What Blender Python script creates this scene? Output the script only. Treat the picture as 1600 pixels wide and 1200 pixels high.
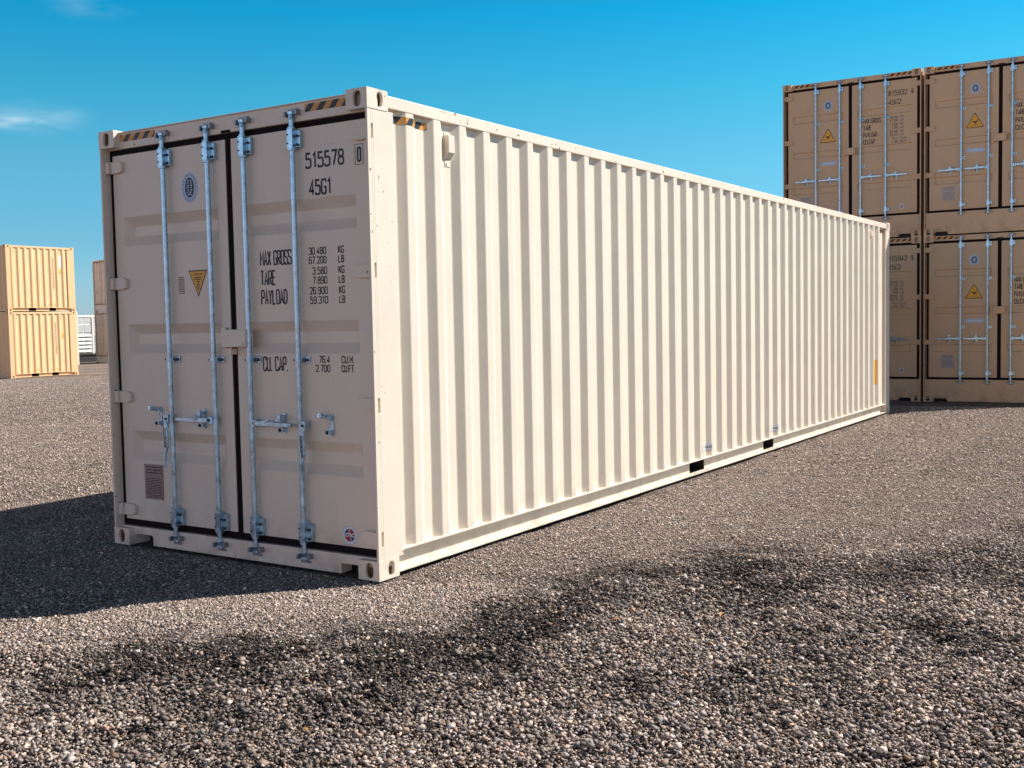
import bpy, bmesh, math, random
import numpy as np
from mathutils import Vector, Matrix
R = math.radians
random.seed(4); rng = np.random.default_rng(7)
for o in list(bpy.data.objects): bpy.data.objects.remove(o)
sc = bpy.context.scene
C = sc.collection

# ------------------------------------------------------------------ camera
W, L, H = 2.438, 12.192, 2.896
cam_d = bpy.data.cameras.new('camera'); cam = bpy.data.objects.new('camera', cam_d); C.objects.link(cam)
yaw, pitch, roll = -0.572292, -0.0589675, -0.0190831
f = Vector((math.sin(yaw)*math.cos(pitch), math.cos(yaw)*math.cos(pitch), math.sin(pitch)))
r = Vector((math.cos(yaw), -math.sin(yaw), 0)); u = r.cross(f)
r2 = r*math.cos(roll)+u*math.sin(roll); u2 = -r*math.sin(roll)+u*math.cos(roll)
m = Matrix((r2, u2, -f)).transposed().to_4x4(); m.translation = (4.10382, -4.88201, 1.53356)
cam.matrix_world = m
cam_d.sensor_width = 36; cam_d.lens = 1690.384/1600*36; cam_d.clip_end = 5000; cam_d.clip_start = 0.05
sc.camera = cam
sc.render.resolution_x, sc.render.resolution_y = 1024, 768

# ------------------------------------------------------------------ light
SUN = Vector((0.71, 0.93, 1.0)).normalized()
sun_el = math.asin(SUN.z); sun_az = math.atan2(SUN.x, SUN.y)
sd = bpy.data.lights.new('sun', 'SUN'); sd.energy = 3.4; sd.angle = R(0.5); sd.color = (1.0, 0.965, 0.90)
so = bpy.data.objects.new('sun', sd); C.objects.link(so)
so.rotation_euler = (-SUN).to_track_quat('-Z', 'Y').to_euler(); so.location = (5, 5, 20)
w = bpy.data.worlds.new('World'); sc.world = w; w.use_nodes = True
nt = w.node_tree; nt.nodes.clear()
def N(tree, t, **k):
    n = tree.nodes.new(t)
    for a, b in k.items(): setattr(n, a, b)
    return n
sky = N(nt, 'ShaderNodeTexSky', sky_type='NISHITA', sun_disc=False)
sky.sun_elevation = sun_el; sky.sun_rotation = sun_az; sky.altitude = 0; sky.air_density = 1.0; sky.dust_density = 0.3; sky.ozone_density = 2.0
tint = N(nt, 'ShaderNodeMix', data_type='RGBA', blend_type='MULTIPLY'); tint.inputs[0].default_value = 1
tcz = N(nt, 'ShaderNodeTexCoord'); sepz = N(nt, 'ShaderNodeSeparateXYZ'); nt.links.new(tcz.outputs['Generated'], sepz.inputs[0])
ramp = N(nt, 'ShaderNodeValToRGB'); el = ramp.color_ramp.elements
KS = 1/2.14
STOPS = ((0.0, (.85, 1.22, 1.95)), (.08, (.55, 1.20, 1.58)), (.14, (.50, 1.36, 1.56)), (.20, (.27, 1.46, 1.60)), (.27, (.055, 1.42, 1.74)), (.34, (.3, .85, .88)), (.46, (.42, .40, .44)), (1.0, (.42, .32, .33)))  # upper stops lie out of view, shaped for the fill light they give
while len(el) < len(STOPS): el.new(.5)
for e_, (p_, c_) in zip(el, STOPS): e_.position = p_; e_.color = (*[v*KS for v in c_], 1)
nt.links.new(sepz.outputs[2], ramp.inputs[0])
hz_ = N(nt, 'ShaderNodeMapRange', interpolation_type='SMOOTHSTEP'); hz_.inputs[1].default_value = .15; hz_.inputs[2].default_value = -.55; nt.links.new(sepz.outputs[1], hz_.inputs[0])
hm = N(nt, 'ShaderNodeMix', data_type='RGBA', blend_type='MULTIPLY'); hm.inputs[7].default_value = (5.2, 1.62, 1.38, 1)   # warm tint added to the unseen sky behind the camera, warms shaded doors
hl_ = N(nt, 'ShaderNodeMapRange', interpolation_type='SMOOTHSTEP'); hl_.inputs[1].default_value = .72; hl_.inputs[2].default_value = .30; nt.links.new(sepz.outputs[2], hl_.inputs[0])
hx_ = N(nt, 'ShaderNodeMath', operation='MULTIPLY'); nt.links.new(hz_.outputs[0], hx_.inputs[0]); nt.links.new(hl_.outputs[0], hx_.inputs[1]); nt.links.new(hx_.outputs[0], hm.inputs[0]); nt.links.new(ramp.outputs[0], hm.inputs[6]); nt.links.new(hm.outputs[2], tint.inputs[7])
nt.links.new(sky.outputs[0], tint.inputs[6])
tc = N(nt, 'ShaderNodeTexCoord')
def cam_dir(px, py):
    return (f + r2*((px-800)/1690.384) - u2*((py-600)/1690.384)).normalized()
# thin cirrus wisps, placed by direction in the sky
nz = N(nt, 'ShaderNodeTexNoise'); nz.inputs['Scale'].default_value = 14; nz.inputs['Detail'].default_value = 7; nz.inputs['Distortion'].default_value = 0.6
mp = N(nt, 'ShaderNodeMapping'); mp.inputs['Scale'].default_value = (1, 1, 4.5)
nt.links.new(tc.outputs['Generated'], mp.inputs[0]); nt.links.new(mp.outputs[0], nz.inputs['Vector'])
def wisp(px, py, sx, sz, amp):
    d = cam_dir(px, py)
    sub = N(nt, 'ShaderNodeVectorMath', operation='SUBTRACT'); sub.inputs[1].default_value = d
    nt.links.new(tc.outputs['Generated'], sub.inputs[0])
    mul = N(nt, 'ShaderNodeVectorMath', operation='MULTIPLY'); mul.inputs[1].default_value = (1/sx, 1/sx, 1/sz)
    nt.links.new(sub.outputs[0], mul.inputs[0])
    ln = N(nt, 'ShaderNodeVectorMath', operation='LENGTH'); nt.links.new(mul.outputs[0], ln.inputs[0])
    mr = N(nt, 'ShaderNodeMapRange', interpolation_type='SMOOTHERSTEP'); mr.inputs[1].default_value = 0; mr.inputs[2].default_value = 1
    mr.inputs[3].default_value = amp; mr.inputs[4].default_value = 0
    nt.links.new(ln.outputs['Value'], mr.inputs[0]); return mr.outputs[0]
def madd(a, b, op='ADD'):
    n = N(nt, 'ShaderNodeMath', operation=op); nt.links.new(a, n.inputs[0]); nt.links.new(b, n.inputs[1]); return n.outputs[0]
s = madd(madd(wisp(0, 190, .045, .009, .6), wisp(60, 184, .06, .02, .3)), wisp(140, 2, .05, .018, .22))
nr = N(nt, 'ShaderNodeMapRange'); nr.inputs[1].default_value = .3; nr.inputs[2].default_value = .75
nt.links.new(nz.outputs[0], nr.inputs[0])
cf = madd(s, nr.outputs[0], 'MULTIPLY')
mix = N(nt, 'ShaderNodeMix', data_type='RGBA'); mix.inputs[7].default_value = (5.2, 6.0, 6.3, 1)
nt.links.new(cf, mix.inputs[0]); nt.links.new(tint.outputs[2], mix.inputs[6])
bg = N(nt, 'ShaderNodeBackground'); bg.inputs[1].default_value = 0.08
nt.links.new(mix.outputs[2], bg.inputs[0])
wo = N(nt, 'ShaderNodeOutputWorld'); nt.links.new(bg.outputs[0], wo.inputs[0])
vs = sc.view_settings; vs.view_transform = 'Standard'; vs.look = 'None'; vs.exposure = 1.1; vs.gamma = 1
sc.cycles.max_bounces = 6

# ------------------------------------------------------------------ materials
def pmat(name, base, rough=.5, metal=0.0, var=.06, vscale=3.0, bump=0.0, bscale=30.0, wave=0.0, dirt=None, chips=0.0, spec=.5, streak=0.0):
    mt = bpy.data.materials.new(name); mt.use_nodes = True; t = mt.node_tree; b = t.nodes['Principled BSDF']
    b.inputs['Roughness'].default_value = rough; b.inputs['Metallic'].default_value = metal
    b.inputs['Specular IOR Level'].default_value = spec
    co = N(t, 'ShaderNodeTexCoord').outputs['Object']
    n1 = N(t, 'ShaderNodeTexNoise'); n1.inputs['Scale'].default_value = vscale; n1.inputs['Detail'].default_value = 8; n1.inputs['Roughness'].default_value = .65
    t.links.new(co, n1.inputs['Vector'])
    mr = N(t, 'ShaderNodeMapRange'); mr.inputs[1].default_value = .25; mr.inputs[2].default_value = .75; mr.inputs[3].default_value = 1-var; mr.inputs[4].default_value = 1+var
    t.links.new(n1.outputs[0], mr.inputs[0])
    mc = N(t, 'ShaderNodeMix', data_type='RGBA', blend_type='MULTIPLY'); mc.inputs[0].default_value = 1; mc.inputs[6].default_value = (*base, 1)
    t.links.new(mr.outputs[0], mc.inputs[7]); col = mc.outputs[2]
    if streak:
        mp = N(t, 'ShaderNodeMapping'); mp.inputs['Scale'].default_value = (22, 22, .7); t.links.new(co, mp.inputs[0])
        n2 = N(t, 'ShaderNodeTexNoise'); n2.inputs['Scale'].default_value = 1; n2.inputs['Detail'].default_value = 4; t.links.new(mp.outputs[0], n2.inputs['Vector'])
        m2 = N(t, 'ShaderNodeMapRange'); m2.inputs[1].default_value = .55; m2.inputs[2].default_value = .85; m2.inputs[3].default_value = 0; m2.inputs[4].default_value = streak
        t.links.new(n2.outputs[0], m2.inputs[0])
        mx = N(t, 'ShaderNodeMix', data_type='RGBA'); mx.inputs[7].default_value = (base[0]*.72, base[1]*.66, base[2]*.55, 1)
        t.links.new(m2.outputs[0], mx.inputs[0]); t.links.new(col, mx.inputs[6]); col = mx.outputs[2]
    if dirt:
        sx = N(t, 'ShaderNodeSeparateXYZ'); t.links.new(co, sx.inputs[0])
        n3 = N(t, 'ShaderNodeTexNoise'); n3.inputs['Scale'].default_value = 9; n3.inputs['Detail'].default_value = 8; t.links.new(co, n3.inputs['Vector'])
        a = N(t, 'ShaderNodeMapRange'); a.inputs[1].default_value = 0; a.inputs[2].default_value = dirt[0]; a.inputs[3].default_value = .55; a.inputs[4].default_value = 0
        t.links.new(sx.outputs[2], a.inputs[0])
        nn = N(t, 'ShaderNodeMapRange'); nn.inputs[1].default_value = .45; nn.inputs[2].default_value = .7; t.links.new(n3.outputs[0], nn.inputs[0])
        mm = N(t, 'ShaderNodeMath', operation='MULTIPLY'); t.links.new(a.outputs[0], mm.inputs[0]); t.links.new(nn.outputs[0], mm.inputs[1])
        mx = N(t, 'ShaderNodeMix', data_type='RGBA'); mx.inputs[7].default_value = (*dirt[1], 1)
        t.links.new(mm.outputs[0], mx.inputs[0]); t.links.new(col, mx.inputs[6]); col = mx.outputs[2]
    if chips:
        n4 = N(t, 'ShaderNodeTexNoise'); n4.inputs['Scale'].default_value = 26; n4.inputs['Detail'].default_value = 5; t.links.new(co, n4.inputs['Vector'])
        a = N(t, 'ShaderNodeMapRange'); a.inputs[1].default_value = .76-chips*.06; a.inputs[2].default_value = .775-chips*.06; t.links.new(n4.outputs[0], a.inputs[0])
        mx = N(t, 'ShaderNodeMix', data_type='RGBA'); mx.inputs[7].default_value = (.16, .09, .05, 1)
        t.links.new(a.outputs[0], mx.inputs[0]); t.links.new(col, mx.inputs[6]); col = mx.outputs[2]
    t.links.new(col, b.inputs['Base Color'])
    rr = N(t, 'ShaderNodeMapRange'); rr.inputs[1].default_value = .3; rr.inputs[2].default_value = .7; rr.inputs[3].default_value = max(rough-.08, .02); rr.inputs[4].default_value = min(rough+.1, 1)
    t.links.new(n1.outputs[0], rr.inputs[0]); t.links.new(rr.outputs[0], b.inputs['Roughness'])
    prev = None
    if wave:
        n5 = N(t, 'ShaderNodeTexNoise'); n5.inputs['Scale'].default_value = 2.6; n5.inputs['Detail'].default_value = 2; t.links.new(co, n5.inputs['Vector'])
        bp = N(t, 'ShaderNodeBump'); bp.inputs['Strength'].default_value = 1; bp.inputs['Distance'].default_value = wave; t.links.new(n5.outputs[0], bp.inputs['Height']); prev = bp.outputs[0]
    if bump:
        n6 = N(t, 'ShaderNodeTexNoise'); n6.inputs['Scale'].default_value = bscale; n6.inputs['Detail'].default_value = 4; t.links.new(co, n6.inputs['Vector'])
        bp = N(t, 'ShaderNodeBump'); bp.inputs['Strength'].default_value = 1; bp.inputs['Distance'].default_value = bump; t.links.new(n6.outputs[0], bp.inputs['Height'])
        if prev: t.links.new(prev, bp.inputs['Normal'])
        prev = bp.outputs[0]
    if prev: t.links.new(prev, b.inputs['Normal'])
    return mt
def stripes(name, along):
    """black and amber hazard tape: slanted stripes of the tape itself"""
    mt = bpy.data.materials.new(name); mt.use_nodes = True; t = mt.node_tree; b = t.nodes['Principled BSDF']; b.inputs['Roughness'].default_value = .45
    sx = N(t, 'ShaderNodeSeparateXYZ'); t.links.new(N(t, 'ShaderNodeTexCoord').outputs['Object'], sx.inputs[0])
    a = N(t, 'ShaderNodeMath', operation='MULTIPLY_ADD'); a.inputs[1].default_value = -.85
    t.links.new(sx.outputs[2], a.inputs[0]); t.links.new(sx.outputs[0 if along == 'x' else 1], a.inputs[2])
    d = N(t, 'ShaderNodeMath', operation='DIVIDE'); d.inputs[1].default_value = .1 if along == 'x' else .115; t.links.new(a.outputs[0], d.inputs[0])
    fr = N(t, 'ShaderNodeMath', operation='FRACT'); t.links.new(d.outputs[0], fr.inputs[0])
    g = N(t, 'ShaderNodeMath', operation='GREATER_THAN'); g.inputs[1].default_value = .5; t.links.new(fr.outputs[0], g.inputs[0])
    mx = N(t, 'ShaderNodeMix', data_type='RGBA'); mx.inputs[6].default_value = (.015, .014, .016, 1); mx.inputs[7].default_value = (.68, .30, .05, 1)
    t.links.new(g.outputs[0], mx.inputs[0]); t.links.new(mx.outputs[2], b.inputs['Base Color']); return mt
DUST = (.30, .25, .20)
M = {}
M['cream'] = pmat('cream_paint', (.81, .705, .575), .42, var=.03, wave=.004, bump=.00015, bscale=160, dirt=(.35, DUST), chips=.0, streak=.22)
M['cream_frame'] = pmat('cream_frame_paint', (.81, .705, .575), .45, var=.05, wave=.002, bump=.0004, bscale=60, dirt=(.16, (.26, .2, .15)), chips=1.0, streak=.15)
M['rail'] = pmat('top_rail_paint', (.81, .705, .575), .5, var=.07, wave=.003, bump=.0006, bscale=50, chips=1.6, streak=.1)
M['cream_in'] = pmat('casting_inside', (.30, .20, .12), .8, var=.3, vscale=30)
TAN = (.635, .445, .27)
M['tan'] = pmat('tan_paint', TAN, .5, var=.05, wave=.003, bump=.0002, bscale=120, dirt=(.5, (.22, .15, .09)), streak=.2)
M['tan_frame'] = pmat('tan_frame_paint', TAN, .5, var=.07, wave=.002, bump=.0004, bscale=60, dirt=(.3, (.2, .14, .09)), chips=1.0, streak=.2)
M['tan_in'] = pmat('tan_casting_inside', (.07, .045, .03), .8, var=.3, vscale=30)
M['sand'] = pmat('sand_paint', (.84, .56, .30), .5, var=.04, wave=.004, dirt=(.35, (.4, .28, .16)), streak=.3)
M['pale'] = pmat('pale_tan_paint', (.90, .70, .52), .5, var=.05, wave=.003, dirt=(.35, DUST), streak=.2)
M['ivory'] = pmat('ivory_paint', (.78, .70, .54), .5, var=.05, streak=.2)
M['white'] = pmat('white_paint', (.8, .8, .79), .45, var=.05, streak=.15)
M['rubber'] = pmat('black_rubber', (.012, .007, .008), .8, var=.2, vscale=8, spec=.15)
M['black'] = pmat('black_steel', (.02, .018, .018), .6, var=.2)
M['zinc'] = pmat('galvanised_steel', (.42, .62, .74), .34, metal=.95, var=.5, vscale=22, bump=.0004, bscale=90)  # blue partly stands in for the sky mirrored in the steel
M['zinc_dark'] = pmat('worn_steel', (.30, .32, .34), .45, metal=.7, var=.3, vscale=30, bump=.0004)
M['bolt'] = pmat('dark_bolt', (.05, .05, .06), .4, metal=.6, var=.2)
M['ink'] = pmat('black_vinyl', (.022, .02, .026), .5, var=.25, vscale=60)
M['ink_fade'] = pmat('faded_vinyl', (.2, .16, .13), .6, var=.3, vscale=60)
M['ink_tan'] = pmat('brown_black_vinyl', (.05, .035, .03), .6, var=.25, vscale=60)
M['pale_blue'] = pmat('pale_blue_vinyl', (.42, .55, .72), .4, var=.08, vscale=40)
M['white_v'] = pmat('white_vinyl', (.75, .76, .78), .4, var=.05, vscale=40)
M['navy'] = pmat('navy_vinyl', (.03, .04, .13), .4, var=.1)
M['red'] = pmat('red_vinyl', (.45, .03, .03), .4, var=.1)
M['amber'] = pmat('amber_vinyl', (.80, .40, .03), .45, var=.08, vscale=40)
M['orange'] = pmat('orange_sticker', (.55, .2, .05), .5, var=.15, vscale=20)
M['yellow'] = pmat('yellow_sticker', (.90, .47, .08), .5, var=.06, vscale=20)
M['plate'] = pmat('brown_data_plate', (.33, .22, .19), .5, var=.12, vscale=40)
M['plate_grey'] = pmat('silver_data_plate', (.42, .38, .36), .45, metal=.3, var=.2, vscale=25)
M['vent_grey'] = pmat('pale_grey_panel', (.55, .55, .57), .5, var=.1)
M['leaf'] = pmat('dry_leaf', (.55, .27, .07), .6, var=.2, vscale=60)
M['tape_x'] = stripes('hazard_tape_front', 'x'); M['tape_y'] = stripes('hazard_tape_side', 'y')

# ------------------------------------------------------------------ mesh helpers
class MB:
    def __init__(s): s.v = []; s.f = []; s.mi = []
    def poly(s, pts, mi=0):
        i = len(s.v); s.v += [tuple(p) for p in pts]; s.f.append(tuple(range(i, i+len(pts)))); s.mi.append(mi)
    def box(s, x0, x1, y0, y1, z0, z1, mi=0):
        i = len(s.v)
        s.v += [(x0,y0,z0),(x1,y0,z0),(x1,y1,z0),(x0,y1,z0),(x0,y0,z1),(x1,y0,z1),(x1,y1,z1),(x0,y1,z1)]
        for q in ((0,3,2,1),(4,5,6,7),(0,1,5,4),(1,2,6,5),(2,3,7,6),(3,0,4,7)):
            s.f.append(tuple(i+k for k in q)); s.mi.append(mi)
    def tube(s, p0, p1, r0, r1=None, n=12, mi=0):
        p0 = Vector(p0); p1 = Vector(p1); r1 = r0 if r1 is None else r1
        a = (p1-p0).normalized(); b = a.orthogonal().normalized(); c = a.cross(b); i = len(s.v)
        for p, rr in ((p0, r0), (p1, r1)):
            for k in range(n):
                t = 2*math.pi*k/n; s.v.append(tuple(p+(b*math.cos(t)+c*math.sin(t))*rr))
        for k in range(n):
            s.f.append((i+k, i+(k+1)%n, i+n+(k+1)%n, i+n+k)); s.mi.append(mi)
        s.f.append(tuple(i+k for k in reversed(range(n)))); s.mi.append(mi)
        s.f.append(tuple(i+n+k for k in range(n))); s.mi.append(mi)
    def prism_xz(s, pts, y0, y1, mi=0):
        """outline in x,z (clockwise or not), front at y0, back at y1"""
        n = len(pts); i = len(s.v)
        s.v += [(x, y0, z) for x, z in pts]+[(x, y1, z) for x, z in pts]
        s.f.append(tuple(range(i, i+n))); s.mi.append(mi)
        s.f.append(tuple(i+n+k for k in reversed(range(n)))); s.mi.append(mi)
        for k in range(n):
            s.f.append((i+k, i+n+k, i+n+(k+1)%n, i+(k+1)%n)); s.mi.append(mi)
    def disc_xz(s, cx, cz, rx, rz, y0, y1, n=28, mi=0):
        s.prism_xz([(cx+rx*math.cos(2*math.pi*k/n), cz+rz*math.sin(2*math.pi*k/n)) for k in range(n)], y0, y1, mi)
    def build(s, name, mats, parent=None, bevel=0, smooth=False, recalc=True):
        me = bpy.data.meshes.new(name); me.from_pydata(s.v, [], s.f)
        if not isinstance(mats, (list, tuple)): mats = [mats]
        for mm in mats: me.materials.append(mm)
        me.polygons.foreach_set('material_index', s.mi)
        if recalc:
            bm = bmesh.new(); bm.from_mesh(me); bmesh.ops.recalc_face_normals(bm, faces=bm.faces); bm.to_mesh(me); bm.free()
        o = bpy.data.objects.new(name, me); C.objects.link(o)
        if parent: o.parent = parent
        if smooth:
            me.polygons.foreach_set('use_smooth', [True]*len(me.polygons))
            try: me.set_sharp_from_angle(angle=R(40))
            except Exception: pass
        if bevel:
            b = o.modifiers.new('bevel', 'BEVEL'); b.width = bevel; b.segments = 2; b.limit_method = 'ANGLE'; b.angle_limit = R(40)
        return o
def thing(name, label, cat, loc, rz=0, group=None):
    o = bpy.data.objects.new(name, None); C.objects.link(o); o.location = loc; o.rotation_euler = (0, 0, rz)
    o['label'] = label; o['category'] = cat
    if group: o['group'] = group
    o.empty_display_size = .3
    return o
def copy_tree(o, parent=None):
    c = o.copy(); C.objects.link(c)
    if parent: c.parent = parent
    for ch in list(o.children): copy_tree(ch, c)
    return c

# ------------------------------------------------------------------ condensed stencil lettering
G = {
'0': [('r', [(0,0),(0,2),(1,2),(1,0)], True)], 'O': [('r', [(0,0),(0,2),(1,2),(1,0)], True)],
'1': [('s', [(.1,1.62),(.5,2),(.5,0)], False)],
'2': [('r', [(0,1.6),(0,2),(1,2),(1,1.15),(0,.0)], False), ('s', [(0,0),(1,0)], False)],
'3': [('r', [(0,1.68),(0,2),(1,2),(1,1.07),(.4,1.07)], False), ('r', [(.6,1.0),(1,1.0),(1,0),(0,0),(0,.32)], False)],
'4': [('s', [(.72,0),(.72,2),(0,.55),(1.02,.55)], False)],
'5': [('s', [(.92,2),(.08,2),(.06,1.1)], False), ('r', [(.06,1.2),(1,1.25),(1,0),(0,0),(0,.32)], False)],
'6': [('r', [(.96,1.68),(.96,2),(0,2),(0,0),(1,0),(1,1.15),(.1,1.15)], False)],
'7': [('s', [(0,2),(1,2),(.38,0)], False)],
'8': [('r', [(.06,1.06),(.06,2),(.94,2),(.94,1.06)], True), ('r', [(0,1.0),(0,0),(1,0),(1,1.0)], True)],
'9': [('r', [(.04,.32),(.04,0),(1,0),(1,2),(0,2),(0,.85),(.9,.85)], False)],
'A': [('s', [(0,0),(.5,2),(1,0)], False), ('s', [(.2,.6),(.8,.6)], False)],
'C': [('r', [(1,1.5),(1,2),(0,2),(0,0),(1,0),(1,.5)], False)],
'D': [('r', [(0,0),(0,2),(.62,2),(1,1.6),(1,.4),(.62,0)], True)],
'E': [('s', [(.95,2),(0,2),(0,0),(.95,0)], False), ('s', [(.08,1.05),(.8,1.05)], False)],
'F': [('s', [(.95,2),(0,2),(0,0)], False), ('s', [(.08,1.05),(.8,1.05)], False)],
'G': [('r', [(1,1.6),(1,2),(0,2),(0,0),(1,0),(1,.95),(.55,.95)], False)],
'I': [('s', [(.5,0),(.5,2)], False)],
'K': [('s', [(0,0),(0,2)], False), ('s', [(.95,2),(.1,.85)], False), ('s', [(.4,1.15),(1,0)], False)],
'L': [('s', [(0,2),(0,0),(.9,0)], False)],
'B': [('s', [(0,1.04),(0,2),(.7,2),(.92,1.75),(.92,1.3),(.7,1.04)], True), ('s', [(0,0),(0,1.0),(.78,1.0),(1,.75),(1,.25),(.78,0)], True)],
'M': [('s', [(0,0),(0,2),(.5,.7),(1,2),(1,0)], False)],
'N': [('s', [(0,0),(0,2),(1,0),(1,2)], False)],
'P': [('r', [(0,.95),(0,2),(1,2),(1,.95)], True), ('s', [(0,.9),(0,0)], False)],
'R': [('r', [(0,.95),(0,2),(1,2),(1,.95)], True), ('s', [(0,.9),(0,0)], False), ('s', [(.5,.9),(1,0)], False)],
'S': [('r', [(1,1.66),(1,2),(0,2),(0,1.1),(1,.9),(1,0),(0,0),(0,.34)], False)],
'T': [('s', [(0,2),(1,2)], False), ('s', [(.5,1.93),(.5,0)], False)],
'U': [('r', [(0,2),(0,0),(1,0),(1,2)], False)],
'X': [('s', [(0,0),(1,2)], False), ('s', [(0,2),(1,0)], False)],
'Y': [('s', [(0,2),(.5,.95),(1,2)], False), ('s', [(.5,1.0),(.5,0)], False)],
'.': [('s', [(0,-.07),(0,.13)], False)],
'c': [('r', [(1,1.05),(1,1.35),(0,1.35),(0,0),(1,0),(1,.3)], False)],
'h': [('s', [(0,2.0),(0,0)], False), ('r', [(0,1.3),(1,1.3),(1,0)], False)],
}
def adv(ch): return {'.': .25, ' ': .55, 'M': 1.15, '1': .75, 'I': .6}.get(ch, 1.0)
def ribbon(mb, pts, closed, wd, y, mi=0):
    P = [Vector((a, b)) for a, b in pts]; n = len(P); Lf = []; Rt = []
    for i in range(n):
        a = P[(i-1) % n] if (closed or i > 0) else None; b = P[(i+1) % n] if (closed or i < n-1) else None
        d1 = (P[i]-a).normalized() if a is not None else None; d2 = (b-P[i]).normalized() if b is not None else None
        if d1 is None: d1 = d2
        if d2 is None: d2 = d1
        n1 = Vector((-d1.y, d1.x)); n2 = Vector((-d2.y, d2.x)); mt = (n1+n2)
        if mt.length < 1e-4: mt = n1
        mt.normalize(); k = min(1/max(mt.dot(n1), .35), 2.2)*wd/2
        Lf.append(P[i]+mt*k); Rt.append(P[i]-mt*k)
    for i in range(n if closed else n-1):
        j = (i+1) % n
        mb.poly([(Lf[i].x, y, Lf[i].y), (Lf[j].x, y, Lf[j].y), (Rt[j].x, y, Rt[j].y), (Rt[i].x, y, Rt[i].y)], mi)
def rounded(pts, closed, rad):
    out = []; n = len(pts)
    for i in range(n):
        p = Vector(pts[i])
        if not closed and i in (0, n-1): out.append(tuple(p)); continue
        a = Vector(pts[i-1]); b = Vector(pts[(i+1) % n]); da = a-p; db = b-p
        ra = min(rad, da.length*.48, db.length*.48)
        p0 = p+da.normalized()*ra; p1 = p+db.normalized()*ra
        for t in (0, .33, .67, 1): q = p0*(1-t)**2+p*2*t*(1-t)+p1*t*t; out.append(tuple(q))
    return out
def text(mb, s, x0, x1, z0, z1, wd, y, mi=0, gap=.42):
    tot = sum(adv(c) for c in s)+gap*(len(s)-1)
    inner = (x1-x0)-wd; kx = inner/tot; kz = ((z1-z0)-wd)/2; x = x0+wd/2; zb = z0+wd/2; lay = 0
    for c in s:
        for j, (kind, pts, cl) in enumerate(G.get(c, [])):
            q = [(x+a*kx*(adv(c) if c not in '.1I' else 1), zb+b*kz) for a, b in pts]
            if kind == 'r': q = rounded(q, cl, kx*.42)
            ribbon(mb, q, cl, wd*(.95 if kind == 'r' else 1), y-.00025*j, mi)
        x += (adv(c)+gap)*kx
def dashes(mb, x0, x1, z0, z1, rows, y, mi=0, fill=.55, seed=1, breaks=3):
    rd = random.Random(seed); dz = (z1-z0)/rows
    for k in range(rows):
        x = x0+rd.random()*.1*(x1-x0); zc = z1-dz*(k+.5)
        while x < x1-.003:
            ln = (x1-x0)*(.12+.5*rd.random())/breaks*2
            e = min(x+ln, x1); mb.box(x, e, y, y+.0008, zc-dz*fill/2, zc+dz*fill/2, mi); x = e+(x1-x0)*.05*(1+rd.random())

# ------------------------------------------------------------------ container pieces (local: x across, y into the box, z up)
def holed(mb, o, U, V, Nn, w_, h_, cx, cy, hw, hh, depth, inner):
    """one face of a corner casting, with a long round hole and its inside"""
    o, U, V, Nn = map(Vector, (o, U, V, Nn)); n = 24
    P = lambda a, b, d=0: tuple(o+U*a+V*b+Nn*d)
    angs = sorted([2*math.pi*k/n+.01 for k in range(n)]+[math.atan2(b-cy, a-cx) % (2*math.pi) for a in (0, w_) for b in (0, h_)])
    out = []; inn = []
    for t in angs:
        c, s_ = math.cos(t), math.sin(t)
        k = min([(w_-cx)/c if c > 1e-9 else 1e9, -cx/c if c < -1e-9 else 1e9, (h_-cy)/s_ if s_ > 1e-9 else 1e9, -cy/s_ if s_ < -1e-9 else 1e9])
        out.append((cx+c*k, cy+s_*k))
        e = 2.6; den = (abs(c/hw)**e+abs(s_/hh)**e)**(1/e); inn.append((cx+c/den, cy+s_/den))
    q = len(angs)
    for i in range(q):
        j = (i+1) % q
        mb.poly([P(*out[i]), P(*out[j]), P(*inn[j]), P(*inn[i])])
        mb.poly([P(*inn[i]), P(*inn[j]), P(*inn[j], -.022), P(*inn[i], -.022)])
        ex = lambda p: (cx+(p[0]-cx)*1.5, cy+(p[1]-cy)*1.25)
        mb.poly([P(*inn[i], -.022), P(*inn[j], -.022), P(*ex(inn[j]), -.024), P(*ex(inn[i]), -.024)], inner)
        mb.poly([P(*ex(inn[i]), -.024), P(*ex(inn[j]), -.024), P(*ex(inn[j]), -depth), P(*ex(inn[i]), -depth)], inner)
    mb.poly([P(*ex(p), -depth) for p in inn], inner)
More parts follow.
